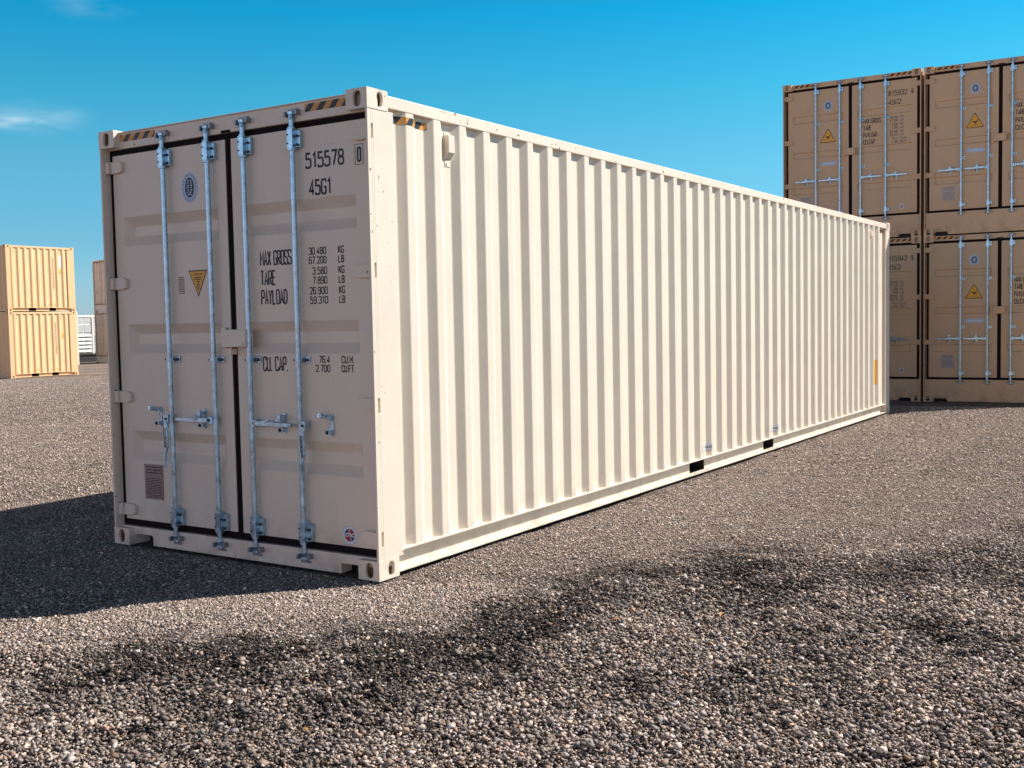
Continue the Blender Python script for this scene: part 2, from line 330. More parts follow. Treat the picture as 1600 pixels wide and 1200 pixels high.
def casting(root, x, y, z, left, near, top, mats, Wc, Lc, Hc, sc_=1.0):
    a, b, c = .162, .190, .118
    x0 = 0 if left else Wc-a; y0 = 0 if near else Lc-b; z0 = Hc-c if top else 0
    mb = MB(); zt = z0+c
    # end face (-y or +y) and side face with holes
    if near: holed(mb, (x0, y0, z0), (1,0,0), (0,0,1), (0,-1,0), a, c, (.078 if left else a-.078), c/2, .030, .045, .06, 1)
    else: holed(mb, (x0, y0+b, z0), (1,0,0), (0,0,1), (0,1,0), a, c, a/2, c/2, .030, .045, .06, 1)
    if left: holed(mb, (x0, y0, z0), (0,1,0), (0,0,1), (-1,0,0), b, c, .115 if near else b-.115, c/2, .026, .042, .06, 1)
    else: holed(mb, (x0+a, y0, z0), (0,1,0), (0,0,1), (1,0,0), b, c, .115 if near else b-.115, c/2, .026, .042, .06, 1)
    xi = x0+a if left else x0; yi = y0+b if near else y0
    mb.poly([(xi, y0, z0), (xi, y0+b, z0), (xi, y0+b, zt), (xi, y0, zt)])
    mb.poly([(x0, yi, z0), (x0+a, yi, z0), (x0+a, yi, zt), (x0, yi, zt)])
    mb.poly([(x0, y0, z0), (x0+a, y0, z0), (x0+a, y0+b, z0), (x0, y0+b, z0)])
    mb.poly([(x0, y0, zt), (x0+a, y0, zt), (x0+a, y0+b, zt), (x0, y0+b, zt)])
    me = mb
    o = me.build('corner_casting', mats, root, recalc=False)
    bm = bmesh.new(); bm.from_mesh(o.data); bmesh.ops.remove_doubles(bm, verts=bm.verts, dist=1e-5); bmesh.ops.recalc_face_normals(bm, faces=bm.faces); bm.to_mesh(o.data); bm.free()
    bv = o.modifiers.new('bevel', 'BEVEL'); bv.width = .007; bv.segments = 2; bv.limit_method = 'ANGLE'; bv.angle_limit = R(60)
    return o
def corr_profile(y0, y1, first, n, pitch=.2793, depth=.036, outer=.070, web=.062):
    """(y, inward depth) polyline of a corrugated wall; 'first' = y where the first outer rib begins"""
    pts = [(y0, depth)]
    for k in range(n):
        a = first+k*pitch
        if a+outer+web > y1-.02: break
        if a-web > y0+.005: pts.append((a-web, depth))
        pts += [(a, 0), (a+outer, 0), (a+outer+web, depth)]
    pts.append((y1, depth)); return pts
def corr_wall(name, prof, base, sign, z0, z1, mat, root, axis='y', rad=.006):
    """sheet following the profile. axis y: wall at x=base, inward = sign; rounded folds"""
    P = [Vector(p) for p in prof]; q = [P[0]]
    for i in range(1, len(P)-1):
        a = (P[i-1]-P[i]); b = (P[i+1]-P[i]); ra = min(rad, a.length*.4, b.length*.4)
        p0 = P[i]+a.normalized()*ra; p1 = P[i]+b.normalized()*ra
        q += [p0, (p0+p1)*.25+P[i]*.5, p1]
    q.append(P[-1]); mb = MB()
    for a, b in zip(q[:-1], q[1:]):
        if axis == 'y': mb.poly([(base+sign*a.y, a.x, z0), (base+sign*b.y, b.x, z0), (base+sign*b.y, b.x, z1), (base+sign*a.y, a.x, z1)])
        else: mb.poly([(a.x, base+sign*a.y, z0), (b.x, base+sign*b.y, z0), (b.x, base+sign*b.y, z1), (a.x, base+sign*a.y, z1)])
    o = mb.build(name, mat, root)
    bm = bmesh.new(); bm.from_mesh(o.data); bmesh.ops.remove_doubles(bm, verts=bm.verts, dist=1e-5)
    bmesh.ops.recalc_face_normals(bm, faces=bm.faces); bm.to_mesh(o.data); bm.free()
    return o
def shell(root, mp, mf, mi_, Lc, Hc, first, near_post=.24, far_post=.24, pockets=(), sill=.125, header=.13, door_near=True, far_door=False, name=None):
    """posts, castings, rails, corrugated walls and roof of one container"""
    for left in (True, False):
        for near in (True, False):
            for top in (True, False): casting(root, 0, 0, 0, left, near, top, [mf, mi_], W, Lc, Hc)
    n = int(Lc/.2793)+2; zb, zt = .155, Hc-.096
    for left in (True, False):
        X = (lambda a: a) if left else (lambda a: W-a)
        def bx(mb, xa, xb, *rest):
            p, q = sorted((X(xa), X(xb))); mb.box(p, q, *rest)
        # near post
        mb = MB(); z0, z1 = .118, Hc-.118
        if door_near:
            bx(mb, .003, .018, .052, near_post, z0, z1); bx(mb, .0185, .075, .1185, near_post-.004, z0, z1); bx(mb, .003, .018, .002, .034, z0, z1)
            zs = [z0]
            for hz in HINGE_Z(Hc): zs += [hz-.043, hz+.043]
            zs.append(z1)
            for k in range(0, len(zs), 2): bx(mb, .003, .018, .034, .052, zs[k], zs[k+1])
        else: bx(mb, .003, .11, .003, near_post, z0, z1)
        mb.build('corner_post', mf, root, bevel=.0016)
        mb = MB(); bx(mb, .003, .09, Lc-far_post, Lc-.003, z0, z1); mb.build('corner_post', mf, root, bevel=.004)
        # top rail
        mb = MB(); bx(mb, .004, .064, .19, Lc-.19, Hc-.096, Hc-.022); mb.build('top_side_rail', M['rail'] if mf is M['cream_frame'] else mf, root, bevel=.005)
        # bottom rail: lip, web, foot, interrupted by fork pockets
        mb = MB(); cuts = [near_post*.8] + [c for pk in pockets for c in pk] + [Lc-.19]
        bx(mb, .002, .10, .19, Lc-.19, .148, .160)
        for k in range(0, len(cuts), 2): bx(mb, .066, .072, cuts[k], cuts[k+1], .026, .148)
        bx(mb, .006, .072, .19, Lc-.19, .018, .028)
        for pk in (pockets if Lc > 5 else ()): bx(mb, .006, .0095, pk[0], pk[1], .028, .050)
        mb.build('bottom_side_rail', mf, root, bevel=.002)
        prof = corr_profile(near_post, Lc-far_post, first, n)
        o = corr_wall('side_panel', prof, X(.006), 1 if left else -1, zb+.005, zt, mp, root)
    for pk in pockets:   # the fork tunnels run right through the floor
        mb = MB(); mb.box(.0723, W-.0723, pk[0]-.006, pk[0], .03, .146); mb.box(.0723, W-.0723, pk[1], pk[1]+.006, .03, .146); mb.box(.0723, W-.0723, pk[0]-.006, pk[1]+.006, .024, .03)
        mb.build('fork_pocket', M['black'], root)
    mb = MB(); mb.box(.1, W-.1, .1, Lc-.1, .1465, .17); mb.build('floor', M['black'], root)
    # roof
    prof = corr_profile(.19, Lc-.06, .30, n, depth=.02); mb = MB()
    for a, b in zip(prof[:-1], prof[1:]):
        mb.poly([(.064, a[0], Hc-.024-a[1]), (W-.064, a[0], Hc-.024-a[1]), (W-.064, b[0], Hc-.024-b[1]), (.064, b[0], Hc-.024-b[1])])
    mb.build('roof_panel', mp, root)
    # far end
    for za_, zb_ in ((Hc-.118, Hc-.02), (.02, .16)):
        mb = MB(); mb.box(.162, W-.162, Lc-.07, Lc-.01, za_, zb_); mb.build('end_rail', mf, root, bevel=.004)
    prof = corr_profile(.09, W-.09, .19, 9); corr_wall('end_panel', prof, Lc-.015, -1, .16, Hc-.118, mp, root, axis='x')
    if not door_near:
        for za_, zb_ in ((Hc-.118, Hc-.02), (.02, .16)):
            mb = MB(); mb.box(.162, W-.162, .01, .07, za_, zb_); mb.build('end_rail', mf, root, bevel=.004)
        prof = corr_profile(.11, W-.11, .2, 9, depth=.045); corr_wall('end_panel', prof, .015, 1, .16, Hc-.118, mp, root, axis='x')
def HINGE_Z(Hc):
    return [.245, 1.045, 1.84, 2.648] if HINGES is None else HINGES
HINGES = None

DY = .070   # door skin depth behind the castings' face
def door_skin(root, x0, x1, z0, z1, recs, mat, depth, sx, sz, left):
    mb = MB(); y = DY; xa, xb = recs[0][0], recs[0][1]
    q = lambda a, b, c, d: mb.poly([(a, y, c), (b, y, c), (b, y, d), (a, y, d)])
    zs = [z0]+[v for rc in sorted(recs, key=lambda t: t[2]) for v in rc[2:]]+[z1]
    for k in range(len(zs)-1):
        c, d = zs[k], zs[k+1]; q(x0, xa, c, d); q(xb, x1, c, d)
        for xx in (x0, x1): mb.poly([(xx, y, c), (xx, y, d), (xx, y+.055, d), (xx, y+.055, c)])
        if k % 2 == 0: q(xa, xb, c, d); continue
        yi = y+depth; A = [(xa, y, c), (xb, y, c), (xb, y, d), (xa, y, d)]; B = [(xa+sx, yi, c+sz), (xb-sx, yi, c+sz), (xb-sx, yi, d-sz), (xa+sx, yi, d-sz)]
        for k2 in range(4): j2 = (k2+1) % 4; mb.poly([A[k2], A[j2], B[j2], B[k2]])
        mb.poly(B)
    for zz in (z0, z1):
        for a, b in ((x0, xa), (xa, xb), (xb, x1)): mb.poly([(a, y, zz), (b, y, zz), (b, y+.055, zz), (a, y+.055, zz)])
    o = mb.build('door', mat, root, recalc=False)
    bm = bmesh.new(); bm.from_mesh(o.data); bmesh.ops.remove_doubles(bm, verts=bm.verts, dist=1e-5)
    bmesh.ops.recalc_face_normals(bm, faces=bm.faces); bm.to_mesh(o.data); bm.free()
    bv = o.modifiers.new('bevel', 'BEVEL'); bv.width = .004; bv.segments = 2; bv.limit_method = 'ANGLE'; bv.angle_limit = R(20)
    return o
def gasket(door, x0, x1, z0, z1, e, mid_side):
    """e = (left, right, bottom, top) rubber widths around the leaf"""
    mb = MB(); ya, yb = DY+.004, DY+.045; l, r_, b, t = e
    mb.box(x0-l, x0-.0005, ya, yb, z0-b, z1+t); mb.box(x1+.0005, x1+r_, ya, yb, z0-b, z1+t)
    mb.box(x0-.0005, x1+.0005, ya, yb, z0-b, z0-.0005); mb.box(x0-.0005, x1+.0005, ya, yb, z1+.0005, z1+t)
    return mb.build('gasket', M['rubber'], door, bevel=.003)
ROD_Y = .034
def rod(door, x, zlo, zhi, r_=.0165):
    mb = MB(); mb.tube((x, ROD_Y, zlo), (x, ROD_Y, zhi), r_, n=16)
    return mb.build('lock_rod', M['zinc'], door, smooth=True)
def bearing(door, x, z0, z1, ears=1):
    mb = MB(); mb.prism_xz([(x-.023, z0), (x+.023, z0), (x+.023, z1), (x-.023, z1)], ROD_Y-.021, DY-.001)
    mb.tube((x, ROD_Y, z1-.004), (x, ROD_Y, z1+.010), .024, n=16); mb.tube((x, ROD_Y, z0-.012), (x, ROD_Y, z0+.004), .024, n=16)
    mb.box(x+.020, x+.060, DY-.030, DY-.001, z0+.008, z1-.012); mb.box(x-.04, x-.023, DY-.008, DY-.001, z0+.02, z1-.04)
    for k in (.28, .72):
        zz = z0+(z1-z0)*k-.012
        mb.tube((x+.042, DY-.044, zz), (x+.042, DY-.030, zz), .009, n=6, mi=1); mb.tube((x-.018, ROD_Y-.025, zz+.01), (x-.018, ROD_Y-.021, zz+.01), .006, n=8, mi=1)
    return mb.build('rod_bearing', [M['zinc'], M['bolt']], door, bevel=.002)
def cam_keeper(door, x, z, up, fy):
    """hooked cam on the rod end and its keeper on the sill or header; fy = face of sill/header"""
    s_ = 1 if up else -1; mb = MB()
    mb.tube((x, ROD_Y, z-.03*s_), (x, ROD_Y, z), .021, .017, n=14)
    mb.prism_xz([(x-.018, z), (x+.022, z-.002*s_), (x+.030, z+.014*s_), (x+.006, z+.022*s_), (x-.016, z+.016*s_)], ROD_Y-.016, ROD_Y+.016)
    mb.build('lock_cam', M['zinc'], door, bevel=.003)
    mb = MB()
    mb.box(x-.05, x-.034, fy-.038, fy-.0005, z-.012, z+.018); mb.box(x+.044, x+.062, fy-.040, fy-.0005, z-.006, z+.026)
    mb.box(x-.034, x+.044, fy-.010, fy-.0005, z+.030*s_-.006, z+.030*s_+.008)
    return mb.build('cam_keeper', [M['zinc_dark']], door, bevel=.002)
def guide(door, x, z):
    mb = MB(); mb.tube((x, ROD_Y, z-.010), (x, ROD_Y, z+.010), .025, n=14)
    mb.box(x+.015, x+.070, DY-.012, DY-.001, z-.020, z+.020); mb.box(x-.028, x+.03, ROD_Y, DY-.001, z-.011, z+.011)
    mb.tube((x+.050, DY-.028, z), (x+.050, DY-.012, z), .011, n=6, mi=1); mb.tube((x-.016, ROD_Y-.026, z), (x-.016, ROD_Y-.018, z), .006, n=8, mi=1)
    return mb.build('rod_guide', [M['zinc'], M['bolt']], door, bevel=.0015)
def catch_plate(door, x, z, s_=1, closed=False):
    """oval back plate with a hinged hook above and a stop below"""
    n = 10; mb = MB(); pts = []
    for k in range(n+1): t = math.pi*k/n; pts.append((x+.016*math.cos(t), z+.052+.016*math.sin(t)))
    for k in range(n+1): t = math.pi+math.pi*k/n; pts.append((x+.016*math.cos(t), z-.052+.016*math.sin(t)))
    mb.prism_xz(pts, DY-.009, DY-.001)
    if closed:
        mb.prism_xz([(x-.04, z+.012), (x+.014, z+.012), (x+.016, z+.058), (x-.004, z+.058), (x-.018, z+.030)], DY-.060, DY-.038)
        mb.box(x-.014, x+.012, DY-.040, DY-.009, z+.030, z+.054)
    else:
        a = -.055*s_ if s_ > 0 else -.06
        mb.tube((x, DY-.022, z+.048), (x-.058, DY-.050, z+.062), .011, n=8); mb.tube((x-.058, DY-.055, z+.062), (x-.058, DY-.030, z+.060), .017, n=10)
        mb.box(x-.014, x+.010, DY-.028, DY-.009, z+.030, z+.056)
    mb.box(x-.016, x+.008, DY-.035, DY-.009, z-.056, z-.028); mb.tube((x-.014, DY-.04, z-.035), (x-.014, DY-.03, z-.052), .010, n=8, mi=1)
    return mb.build('handle_catch', [M['zinc'], M['bolt']], door, bevel=.002)
def handle(door, x, z, direction, length):
    """direction: -1 / +1 = swung sideways, 0 = hanging down on side given by sign of length"""
    mb = MB(); Y0 = ROD_Y-.024
    if direction:
        d = direction
        mb.box(*sorted((x+d*.012, x+d*.058)), Y0, ROD_Y+.016, z-.024, z+.024)
        mb.tube((x+d*.04, Y0-.005, z), (x+d*.04, Y0, z), .009, n=8, mi=1)
        e = x+d*length
        P = [(x+d*.05, z-.014), (x+d*.05, z+.016), (x+d*.16, z+.014), (x+d*.24, z+.012), (e, z+.009), (e, z-.013), (x+d*.24, z-.017), (x+d*.16, z-.015)]
        mb.prism_xz(P, Y0-.012, Y0+.001)
        mb.prism_xz([(x+d*.10, z+.012), (x+d*.19, z+.034), (x+d*.205, z+.028), (x+d*.15, z+.006)], Y0-.014, Y0-.002)
    else:
        d = 1 if length > 0 else -1; ln = abs(length); cx = x+d*.036
        mb.box(cx-.026, cx+.022, Y0, ROD_Y+.016, z-.026, z+.030); mb.tube((cx, Y0-.006, z), (cx, Y0, z), .009, n=8, mi=1)
        mb.box(cx-.016, cx+.014, Y0-.004, Y0+.012, z-.062, z-.026)
        mb.prism_xz([(cx-.012, z-.06), (cx+.014, z-.06), (cx+.026, z-.12), (cx+.026, z-.19), (cx+.004, z-.235), (cx-.012, z-.235), (cx-.014, z-.12)], Y0-.014, Y0-.002)
        mb.prism_xz([(cx-.020, z-.235), (cx+.002, z-.235), (cx-.002, z-ln), (cx-.020, z-ln)], Y0-.016, Y0-.004)
        for k in (.13, .16, .185): mb.tube((cx+.006, Y0-.0155, z-k), (cx+.006, Y0-.0135, z-k), .0055, n=8, mi=1)
        mb.tube((cx-.004, Y0-.02, z-.055), (cx+.008, Y0-.02, z-.20), .0028, n=8, mi=1)
    return mb.build('handle', [M['zinc'], M['bolt']], door, bevel=.002)
def hinge(door, left, z, mat, h=.082):
    mb = MB(); X = (lambda a: a) if left else (lambda a: W-a)
    pts = [(.020, -h/2), (.135, -h/2), (.172, -h/2+.012), (.172, h/2-.012), (.135, h/2), (.020, h/2)]
    mb.prism_xz([(X(a), z+b) for a, b in pts], DY-.026, DY-.0006)
    p, q = sorted((X(.020), X(.060))); mb.box(p, q, .026, .0438, z-h/2+.0005, z+h/2-.0005)
    o = mb.build('hinge', mat, door, bevel=.003)
    mb = MB(); mb.tube((X(.029), .034, z-h/2-.008), (X(.029), .034, z+h/2+.008), .007, n=10); mb.build('hinge_pin', M['zinc_dark'], door, smooth=True)
    return o
def sticker(door, name, mats, fn):
    mb = MB(); fn(mb); return mb.build(name, mats, door)
def emblem(mb, cx, cz, rx, rz, y, seed=3):
    """oval seal: pale ring, dark heart with pale figures"""
    mb.disc_xz(cx, cz, rx, rz, y-.0006, y, 32, 0)
    for k in range(22):
        t = 2*math.pi*k/22; mb.disc_xz(cx+rx*.82*math.cos(t), cz+rz*.84*math.sin(t), rx*.05, rz*.05, y-.0010, y-.0006, 6, 1)
    mb.disc_xz(cx, cz, rx*.56, rz*.66, y-.0011, y-.0006, 28, 1)
    rd = random.Random(seed)
    for k in range(7):
        zz = cz+rz*(-.45+.15*k); 
        for side in (-1, 1):
            hw = rx*.40*math.sqrt(max(0.05, 1-(abs(zz-cz)/(rz*.66))**2)); xx = cx+side*hw*(.3+.35*rd.random())
            mb.prism_xz([(xx-rx*.13, zz-rz*.05), (xx+rx*.15*rd.random(), zz-rz*.04), (xx+rx*.14, zz+rz*.05), (xx-rx*.08, zz+rz*.04)], y-.0015, y-.0011, 0)
def logo(mb, cx, cz, rad, y):
    mb.disc_xz(cx, cz, rad, rad, y-.0006, y, 32, 0); mb.disc_xz(cx, cz, rad*.93, rad*.93, y-.0009, y-.0006, 32, 1)
    ri = rad*.66; n = 10
    for qd, mi in ((0, 2), (1, 3), (2, 2), (3, 3)):
        a0 = qd*math.pi/2; pts = [(cx, cz)]+[(cx+ri*math.cos(a0+math.pi/2*k/n), cz+ri*math.sin(a0+math.pi/2*k/n)) for k in range(n+1)]
        mb.prism_xz(pts, y-.0012, y-.0009, mi)
    mb.box(cx-ri*.16, cx-ri*.02, y-.0016, y-.0012, cz, cz+ri*1.12, 1); mb.box(cx+ri*.16, cx+ri*.30, y-.0016, y-.0012, cz-ri*1.12, cz, 1)
    text(mb, 'c', cx-ri*.86, cx-ri*.22, cz-ri*.28, cz+ri*.52, ri*.17, y-.0019, 1)
    text(mb, 'h', cx-ri*.20, cx+ri*.30, cz-ri*.28, cz+ri*.62, ri*.17, y-.0021, 1)
    text(mb, 'c', cx+ri*.34, cx+ri*.98, cz-ri*.28, cz+ri*.52, ri*.17, y-.0019, 1)
LOGO_M = [M['pale_blue'], M['white_v'], M['red'], M['navy']]

# ================================================================== THE BIG CREAM CONTAINER
main = thing('shipping_container', 'long cream forty foot container with ribbed side, standing alone in the foreground', 'shipping container', (-W, 0, 0))
shell(main, M['cream'], M['cream_frame'], M['cream_in'], L, H, .367, pockets=((4.71, 5.07), (6.76, 7.10)))
# sill with a fork notch beside each casting, header
mb = MB(); ys = .046
mb.prism_xz([(.019, .066), (.182, .066), (.19, .075), (.345, .075), (.358, .06), (.358, .004), (2.098, .004), (2.098, .068), (W-.019, .068), (W-.019, .126), (.019, .126)], ys, ys+.10)
mb.build('door_sill', M['cream_frame'], main, bevel=.003)
for a_, b_ in ((.185, .355), (2.10, 2.28)):
    mb = MB(); mb.box(a_, b_, .16, .168, .0, .12); mb.build('notch_back', M['black'], main)
mb = MB(); mb.box(.019, W-.019, .052, .12, H-.126, H-.012); mb.box(.162, W-.162, .040, .052, H-.020, H-.012)
mb.prism_xz([(1.168, H-.1262), (1.168, H-.108), (1.250, H-.108), (1.262, H-.1262)], .0505, .06, 1)
mb.build('door_header', [M['cream_frame'], M['rubber']], main, bevel=.003)
for xa, xb in ((.170, .53), (1.905, 2.268)):
    mb = MB(); mb.box(xa, xb, .0510, .0520, H-.078, H-.030); mb.build('hazard_tape', M['tape_x'], main)
ZD0, ZD1 = .172, 2.733
bands = [(2.100, 2.300), (1.350, 1.553), (.598, .807)]
dl = door_skin(main, .050, 1.180, ZD0, ZD1, [(.150, 1.098, a, b) for a, b in bands], M['cream'], .048, .055, .066, True)
dr = door_skin(main, 1.232, 2.388, ZD0, ZD1, [(1.318, 2.272, a, b) for a, b in bands], M['cream'], .048, .006, .066, False)
gasket(dl, .050, 1.180, ZD0, ZD1, (.031, .026, .044, .036), 1); gasket(dr, 1.232, 2.388, ZD0, ZD1, (.0255, .031, .044, .036), 0)
for d, left in ((dl, True), (dr, False)):
    for hz in HINGE_Z(H): hinge(d, left, hz, M['cream_frame'])
    mb = MB(); a, b = (.16, 1.10) if left else (1.33, 2.28)
    for zz in (.300, 2.612):
        mb = MB(); mb.box(a, b, DY-.0015, DY+.001, zz, zz+.0045); mb.build('weld_seam', M['cream_frame'], d)
RODS = [.617, 1.049, 1.381, 1.807]
for i, x in enumerate(RODS):
    d = dl if i < 2 else dr
    rod(d, x, .085, 2.805); bearing(d, x, 2.604, 2.728); bearing(d, x, .170, .300); guide(d, x, 1.312)
    cam_keeper(d, x, 2.812, True, .052); cam_keeper(d, x, .078, False, .046)
handle(dl, RODS[0], .908, 0, -.33); handle(dl, RODS[1], .912, -1, .36)
handle(dr, RODS[2], .908, 1, .375); handle(dr, RODS[3], .906, 0, .33)
catch_plate(dl, .468, .915); catch_plate(dl, .905, .915, closed=True); catch_plate(dr, 1.640, .912, closed=True); catch_plate(dr, 2.038, .912)
mb = MB(); mb.box(1.162, 1.380, -.0, .006, 1.394, 1.507); mb.box(1.162, 1.168, .006, DY-.001, 1.394, 1.507); mb.box(1.374, 1.380, .006, DY-.001, 1.394, 1.507); mb.box(1.168, 1.374, .006, DY-.001, 1.501, 1.507)
mb.box(1.115, 1.1615, .040, DY-.001, 1.388, 1.523); mb.box(1.195, 1.232, .018, DY-.001, 1.345, 1.385); mb.box(1.336, 1.366, -.006, .0, 1.40, 1.425)
mb.build('lock_box', M['cream_frame'], dr, bevel=.004)
# lettering on the right leaf
yl = DY-.0008
mb = MB()
text(mb, '515578', 1.878, 2.194, 2.478, 2.578, .0145, yl); mb.build('identification_number', M['ink'], dr, recalc=False)
mb = MB(); text(mb, '45G1', 1.902, 2.088, 2.313, 2.413, .0145, yl); mb.build('size_code', M['ink'], dr, recalc=False)
mb = MB(); text(mb, '0', 2.291, 2.327, 2.482, 2.574, .0145, yl)
for a in ((2.277, 2.341, 2.586, 2.589), (2.277, 2.341, 2.468, 2.471), (2.277, 2.280, 2.468, 2.589), (2.338, 2.341, 2.468, 2.589)): mb.box(a[0], a[1], yl-.001, yl-.0003, a[2], a[3])
mb.build('check_digit', M['ink'], dr, recalc=False)
mb = MB(); s_ = .0118
for t_, xb, z in (('MAX GROSS', 1.742, 1.904), ('TARE', 1.600, 1.780), ('PAYLOAD', 1.697, 1.659)): text(mb, t_, 1.463, xb, z, z+.098, s_, yl, gap=.38)
text(mb, 'CU. CAP.', 1.461, 1.686, 1.237, 1.334, s_, yl, gap=.38)
for t_, xa, xb, z, un in (('30.480', 1.883, 2.030, 1.955, 'KG'), ('67.200', 1.883, 2.030, 1.899, 'LB'), ('3.580', 1.911, 2.032, 1.834, 'KG'), ('7.890', 1.911, 2.032, 1.776, 'LB'), ('26.900', 1.883, 2.033, 1.713, 'KG'), ('59.310', 1.884, 2.034, 1.655, 'LB')):
    text(mb, t_, xa, xb, z, z+.048, .0076, yl); text(mb, un, 2.122, 2.171, z, z+.048, .0076, yl)
text(mb, '76.4', 1.943, 2.035, 1.291, 1.338, .0076, yl); text(mb, 'CU.M.', 2.126, 2.232, 1.291, 1.338, .0076, yl)
text(mb, '2.700', 1.914, 2.035, 1.236, 1.283, .0076, yl); text(mb, 'CU.FT.', 2.126, 2.234, 1.236, 1.283, .0076, yl)
mb.build('weight_lettering', M['ink'], dr, recalc=False)
sticker(dr, 'round_logo', LOGO_M, lambda b: logo(b, 2.154, .242, .060, DY-.0006))
sticker(dl, 'inspection_seal', [M['pale_blue'], M['ink']], lambda b: emblem(b, .834, 2.453, .078, .100, DY-.0006))
def tri_sign(b):
    y = DY-.0006; P = [(.793, 1.905), (.977, 1.905), (.885, 1.728)]
    b.prism_xz(P, y-.0006, y, 0); c = (.885, 1.846)
    b.prism_xz([(c[0]+(x-c[0])*.88, c[1]+(z-c[1])*.88) for x, z in P], y-.0012, y-.0006, 1)
    text(b, 'ATTENTION', .842, .928, 1.872, 1.884, .0028, y-.0014, 0)
    for k, hw in enumerate((.036, .031, .018, .012, .016, .014, .009)): b.box(.885-hw, .885+hw, y-.0018, y-.0012, 1.853-.0125*k, 1.859-.0125*k, 0)
sticker(dl, 'warning_triangle', [M['ink'], M['amber']], tri_sign)
sticker(dl, 'small_print', [M['ink_fade']], lambda b: dashes(b, .69, .75, 1.75, 1.868, 10, DY-.002, seed=5))
def plate(b, x0, x1, z0, z1, rows, sd_):
    b.box(x0, x1, DY-.003, DY-.0005, z0, z1, 0)
    dashes(b, x0+.012, x1-.012, z0+(z1-z0)*.72, z1-.01, 3, DY-.0036, 1, .35, sd_, 1); dashes(b, x0+.012, x1-.012, z0+.012, z0+(z1-z0)*.62, rows, DY-.0036, 1, .4, sd_+1, 3)
    for a in (x0+.006, x1-.006):
        for c in (z0+.006, z1-.006): b.tube((a, DY-.005, c), (a, DY-.003, c), .004, n=8, mi=1)
sticker(dl, 'data_plate', [M['plate'], M['ink']], lambda b: plate(b, .268, .463, .330, .576, 12, 8))
# ribbed side: tape wrapped over the ribs, vents, stickers
def side_tape(root, y0, y1, z0, z1, first, off=.0015):
    prof = corr_profile(.24, L-.24, first, 60); mb = MB()
    ys_ = sorted([y0, y1]+[p[0] for p in prof if y0 < p[0] < y1]); dep = lambda y: float(np.interp(y, [p[0] for p in prof], [p[1] for p in prof]))
    for a, b in zip(ys_[:-1], ys_[1:]):
        xa, xb = W-.006-dep(a)+off, W-.006-dep(b)+off
        mb.poly([(xa, a, z0), (xb, b, z0), (xb, b, z1), (xa, a, z1)])
    return mb.build('hazard_tape', M['tape_y'], root)
side_tape(main, .245, .605, 2.728, 2.773, .367); side_tape(main, 11.62, 11.94, 2.728, 2.773, .367)
def vent(root, y, z0, z1, X=W-.042, s_=1):
    mb = MB(); w_ = .062; d = .040
    A = [(z1, 0), (z1-.003, d-.008), (z1-.012, d), (z0+.052, d), (z0+.012, .006)]
    for k in range(4): mb.poly([(X+s_*A[k][1], y, A[k][0]), (X+s_*A[k][1], y+w_, A[k][0]), (X+s_*A[k+1][1], y+w_, A[k+1][0]), (X+s_*A[k+1][1], y, A[k+1][0])])
    for yy in (y, y+w_): mb.poly([(X, yy, z1)]+[(X+s_*q[1], yy, q[0]) for q in A]+[(X, yy, z0)])
    mb.box(*sorted((X, X+s_*.004)), y, y+w_, z0-.035, z0+.012); mb.box(*sorted((X+s_*.004, X+s_*.009)), y+.012, y+.026, z0-.025, z0-.010)
    mb.box(*sorted((X, X+s_*.004)), y, y+w_, z1, z1+.02)
    return mb.build('vent_box', M['cream_frame'] if root is main else M['sand'], root, bevel=.002)
vent(main, .800, 2.562, 2.728); vent(main, 11.14, 2.59, 2.725)
def side_label(root, name, y0, y1, z0, z1, mats, x=W-.0045, rows=3, sd_=1, vertical=False):
    mb = MB(); mb.box(x, x+.0012, y0, y1, z0, z1, 0); rd = random.Random(sd_)
    if vertical:
        for k in range(rows):
            a = z0+(z1-z0)*(.08+.84*k/rows); mb.box(x+.0012, x+.0018, y0+(y1-y0)*.3, y1-(y1-y0)*.3, a, a+(z1-z0)*.5/rows, 1)
    else:
        dz = (z1-z0)/rows
        for k in range(rows):
            yy = y0+(y1-y0)*.1
            while yy < y1-(y1-y0)*.15:
                ln = (y1-y0)*(.08+.12*rd.random()); mb.box(x+.0012, x+.0018, yy, min(yy+ln, y1-.005), z0+dz*(k+.25), z0+dz*(k+.75), 1); yy += ln+(y1-y0)*.04
    return mb.build(name, mats, root)
def wrap(root, name, y0, y1, z0, z1, mat, marks=(), markmat=None, first=.367):
    prof = corr_profile(.24, L-.24, first, 60); mb = MB(); ys0 = [p[0] for p in prof]; dp = [p[1] for p in prof]
    for (a0, b0, c0, d0, off, mi) in [(y0, y1, z0, z1, .0022, 0)]+[(*mk, .0034, 1) for mk in marks]:
        ys_ = sorted([a0, b0]+[q for q in ys0 if a0 < q < b0])
        for a, b in zip(ys_[:-1], ys_[1:]):
            xa, xb = W-.006-np.interp(a, ys0, dp)+off, W-.006-np.interp(b, ys0, dp)+off
            mb.poly([(xa, a, c0), (xb, b, c0), (xb, b, d0), (xa, a, d0)], mi)
    return mb.build(name, [mat, markmat or mat], root)
for ya in (4.885, 6.85):
    mk = [(ya+.03+.028*k, ya+.048+.028*k, .238, .262) for k in range(8) if k != 3]+[(ya+.02, ya+.26, .222, .2245), (ya+.02, ya+.26, .275, .2775)]
    wrap(main, 'pocket_label', ya, ya+.28, .215, .284, M['white_v'], mk, M['ink_fade'])
wrap(main, 'owner_sticker', 11.29, 11.52, .485, .845, M['yellow'], [(11.34, 11.46, .76, .81), (11.38, 11.42, .66, .70), (11.34, 11.46, .53, .58)], M['orange'])
wrap(main, 'vertical_strip', 11.36, 11.40, 1.55, 1.85, M['ink_fade'])

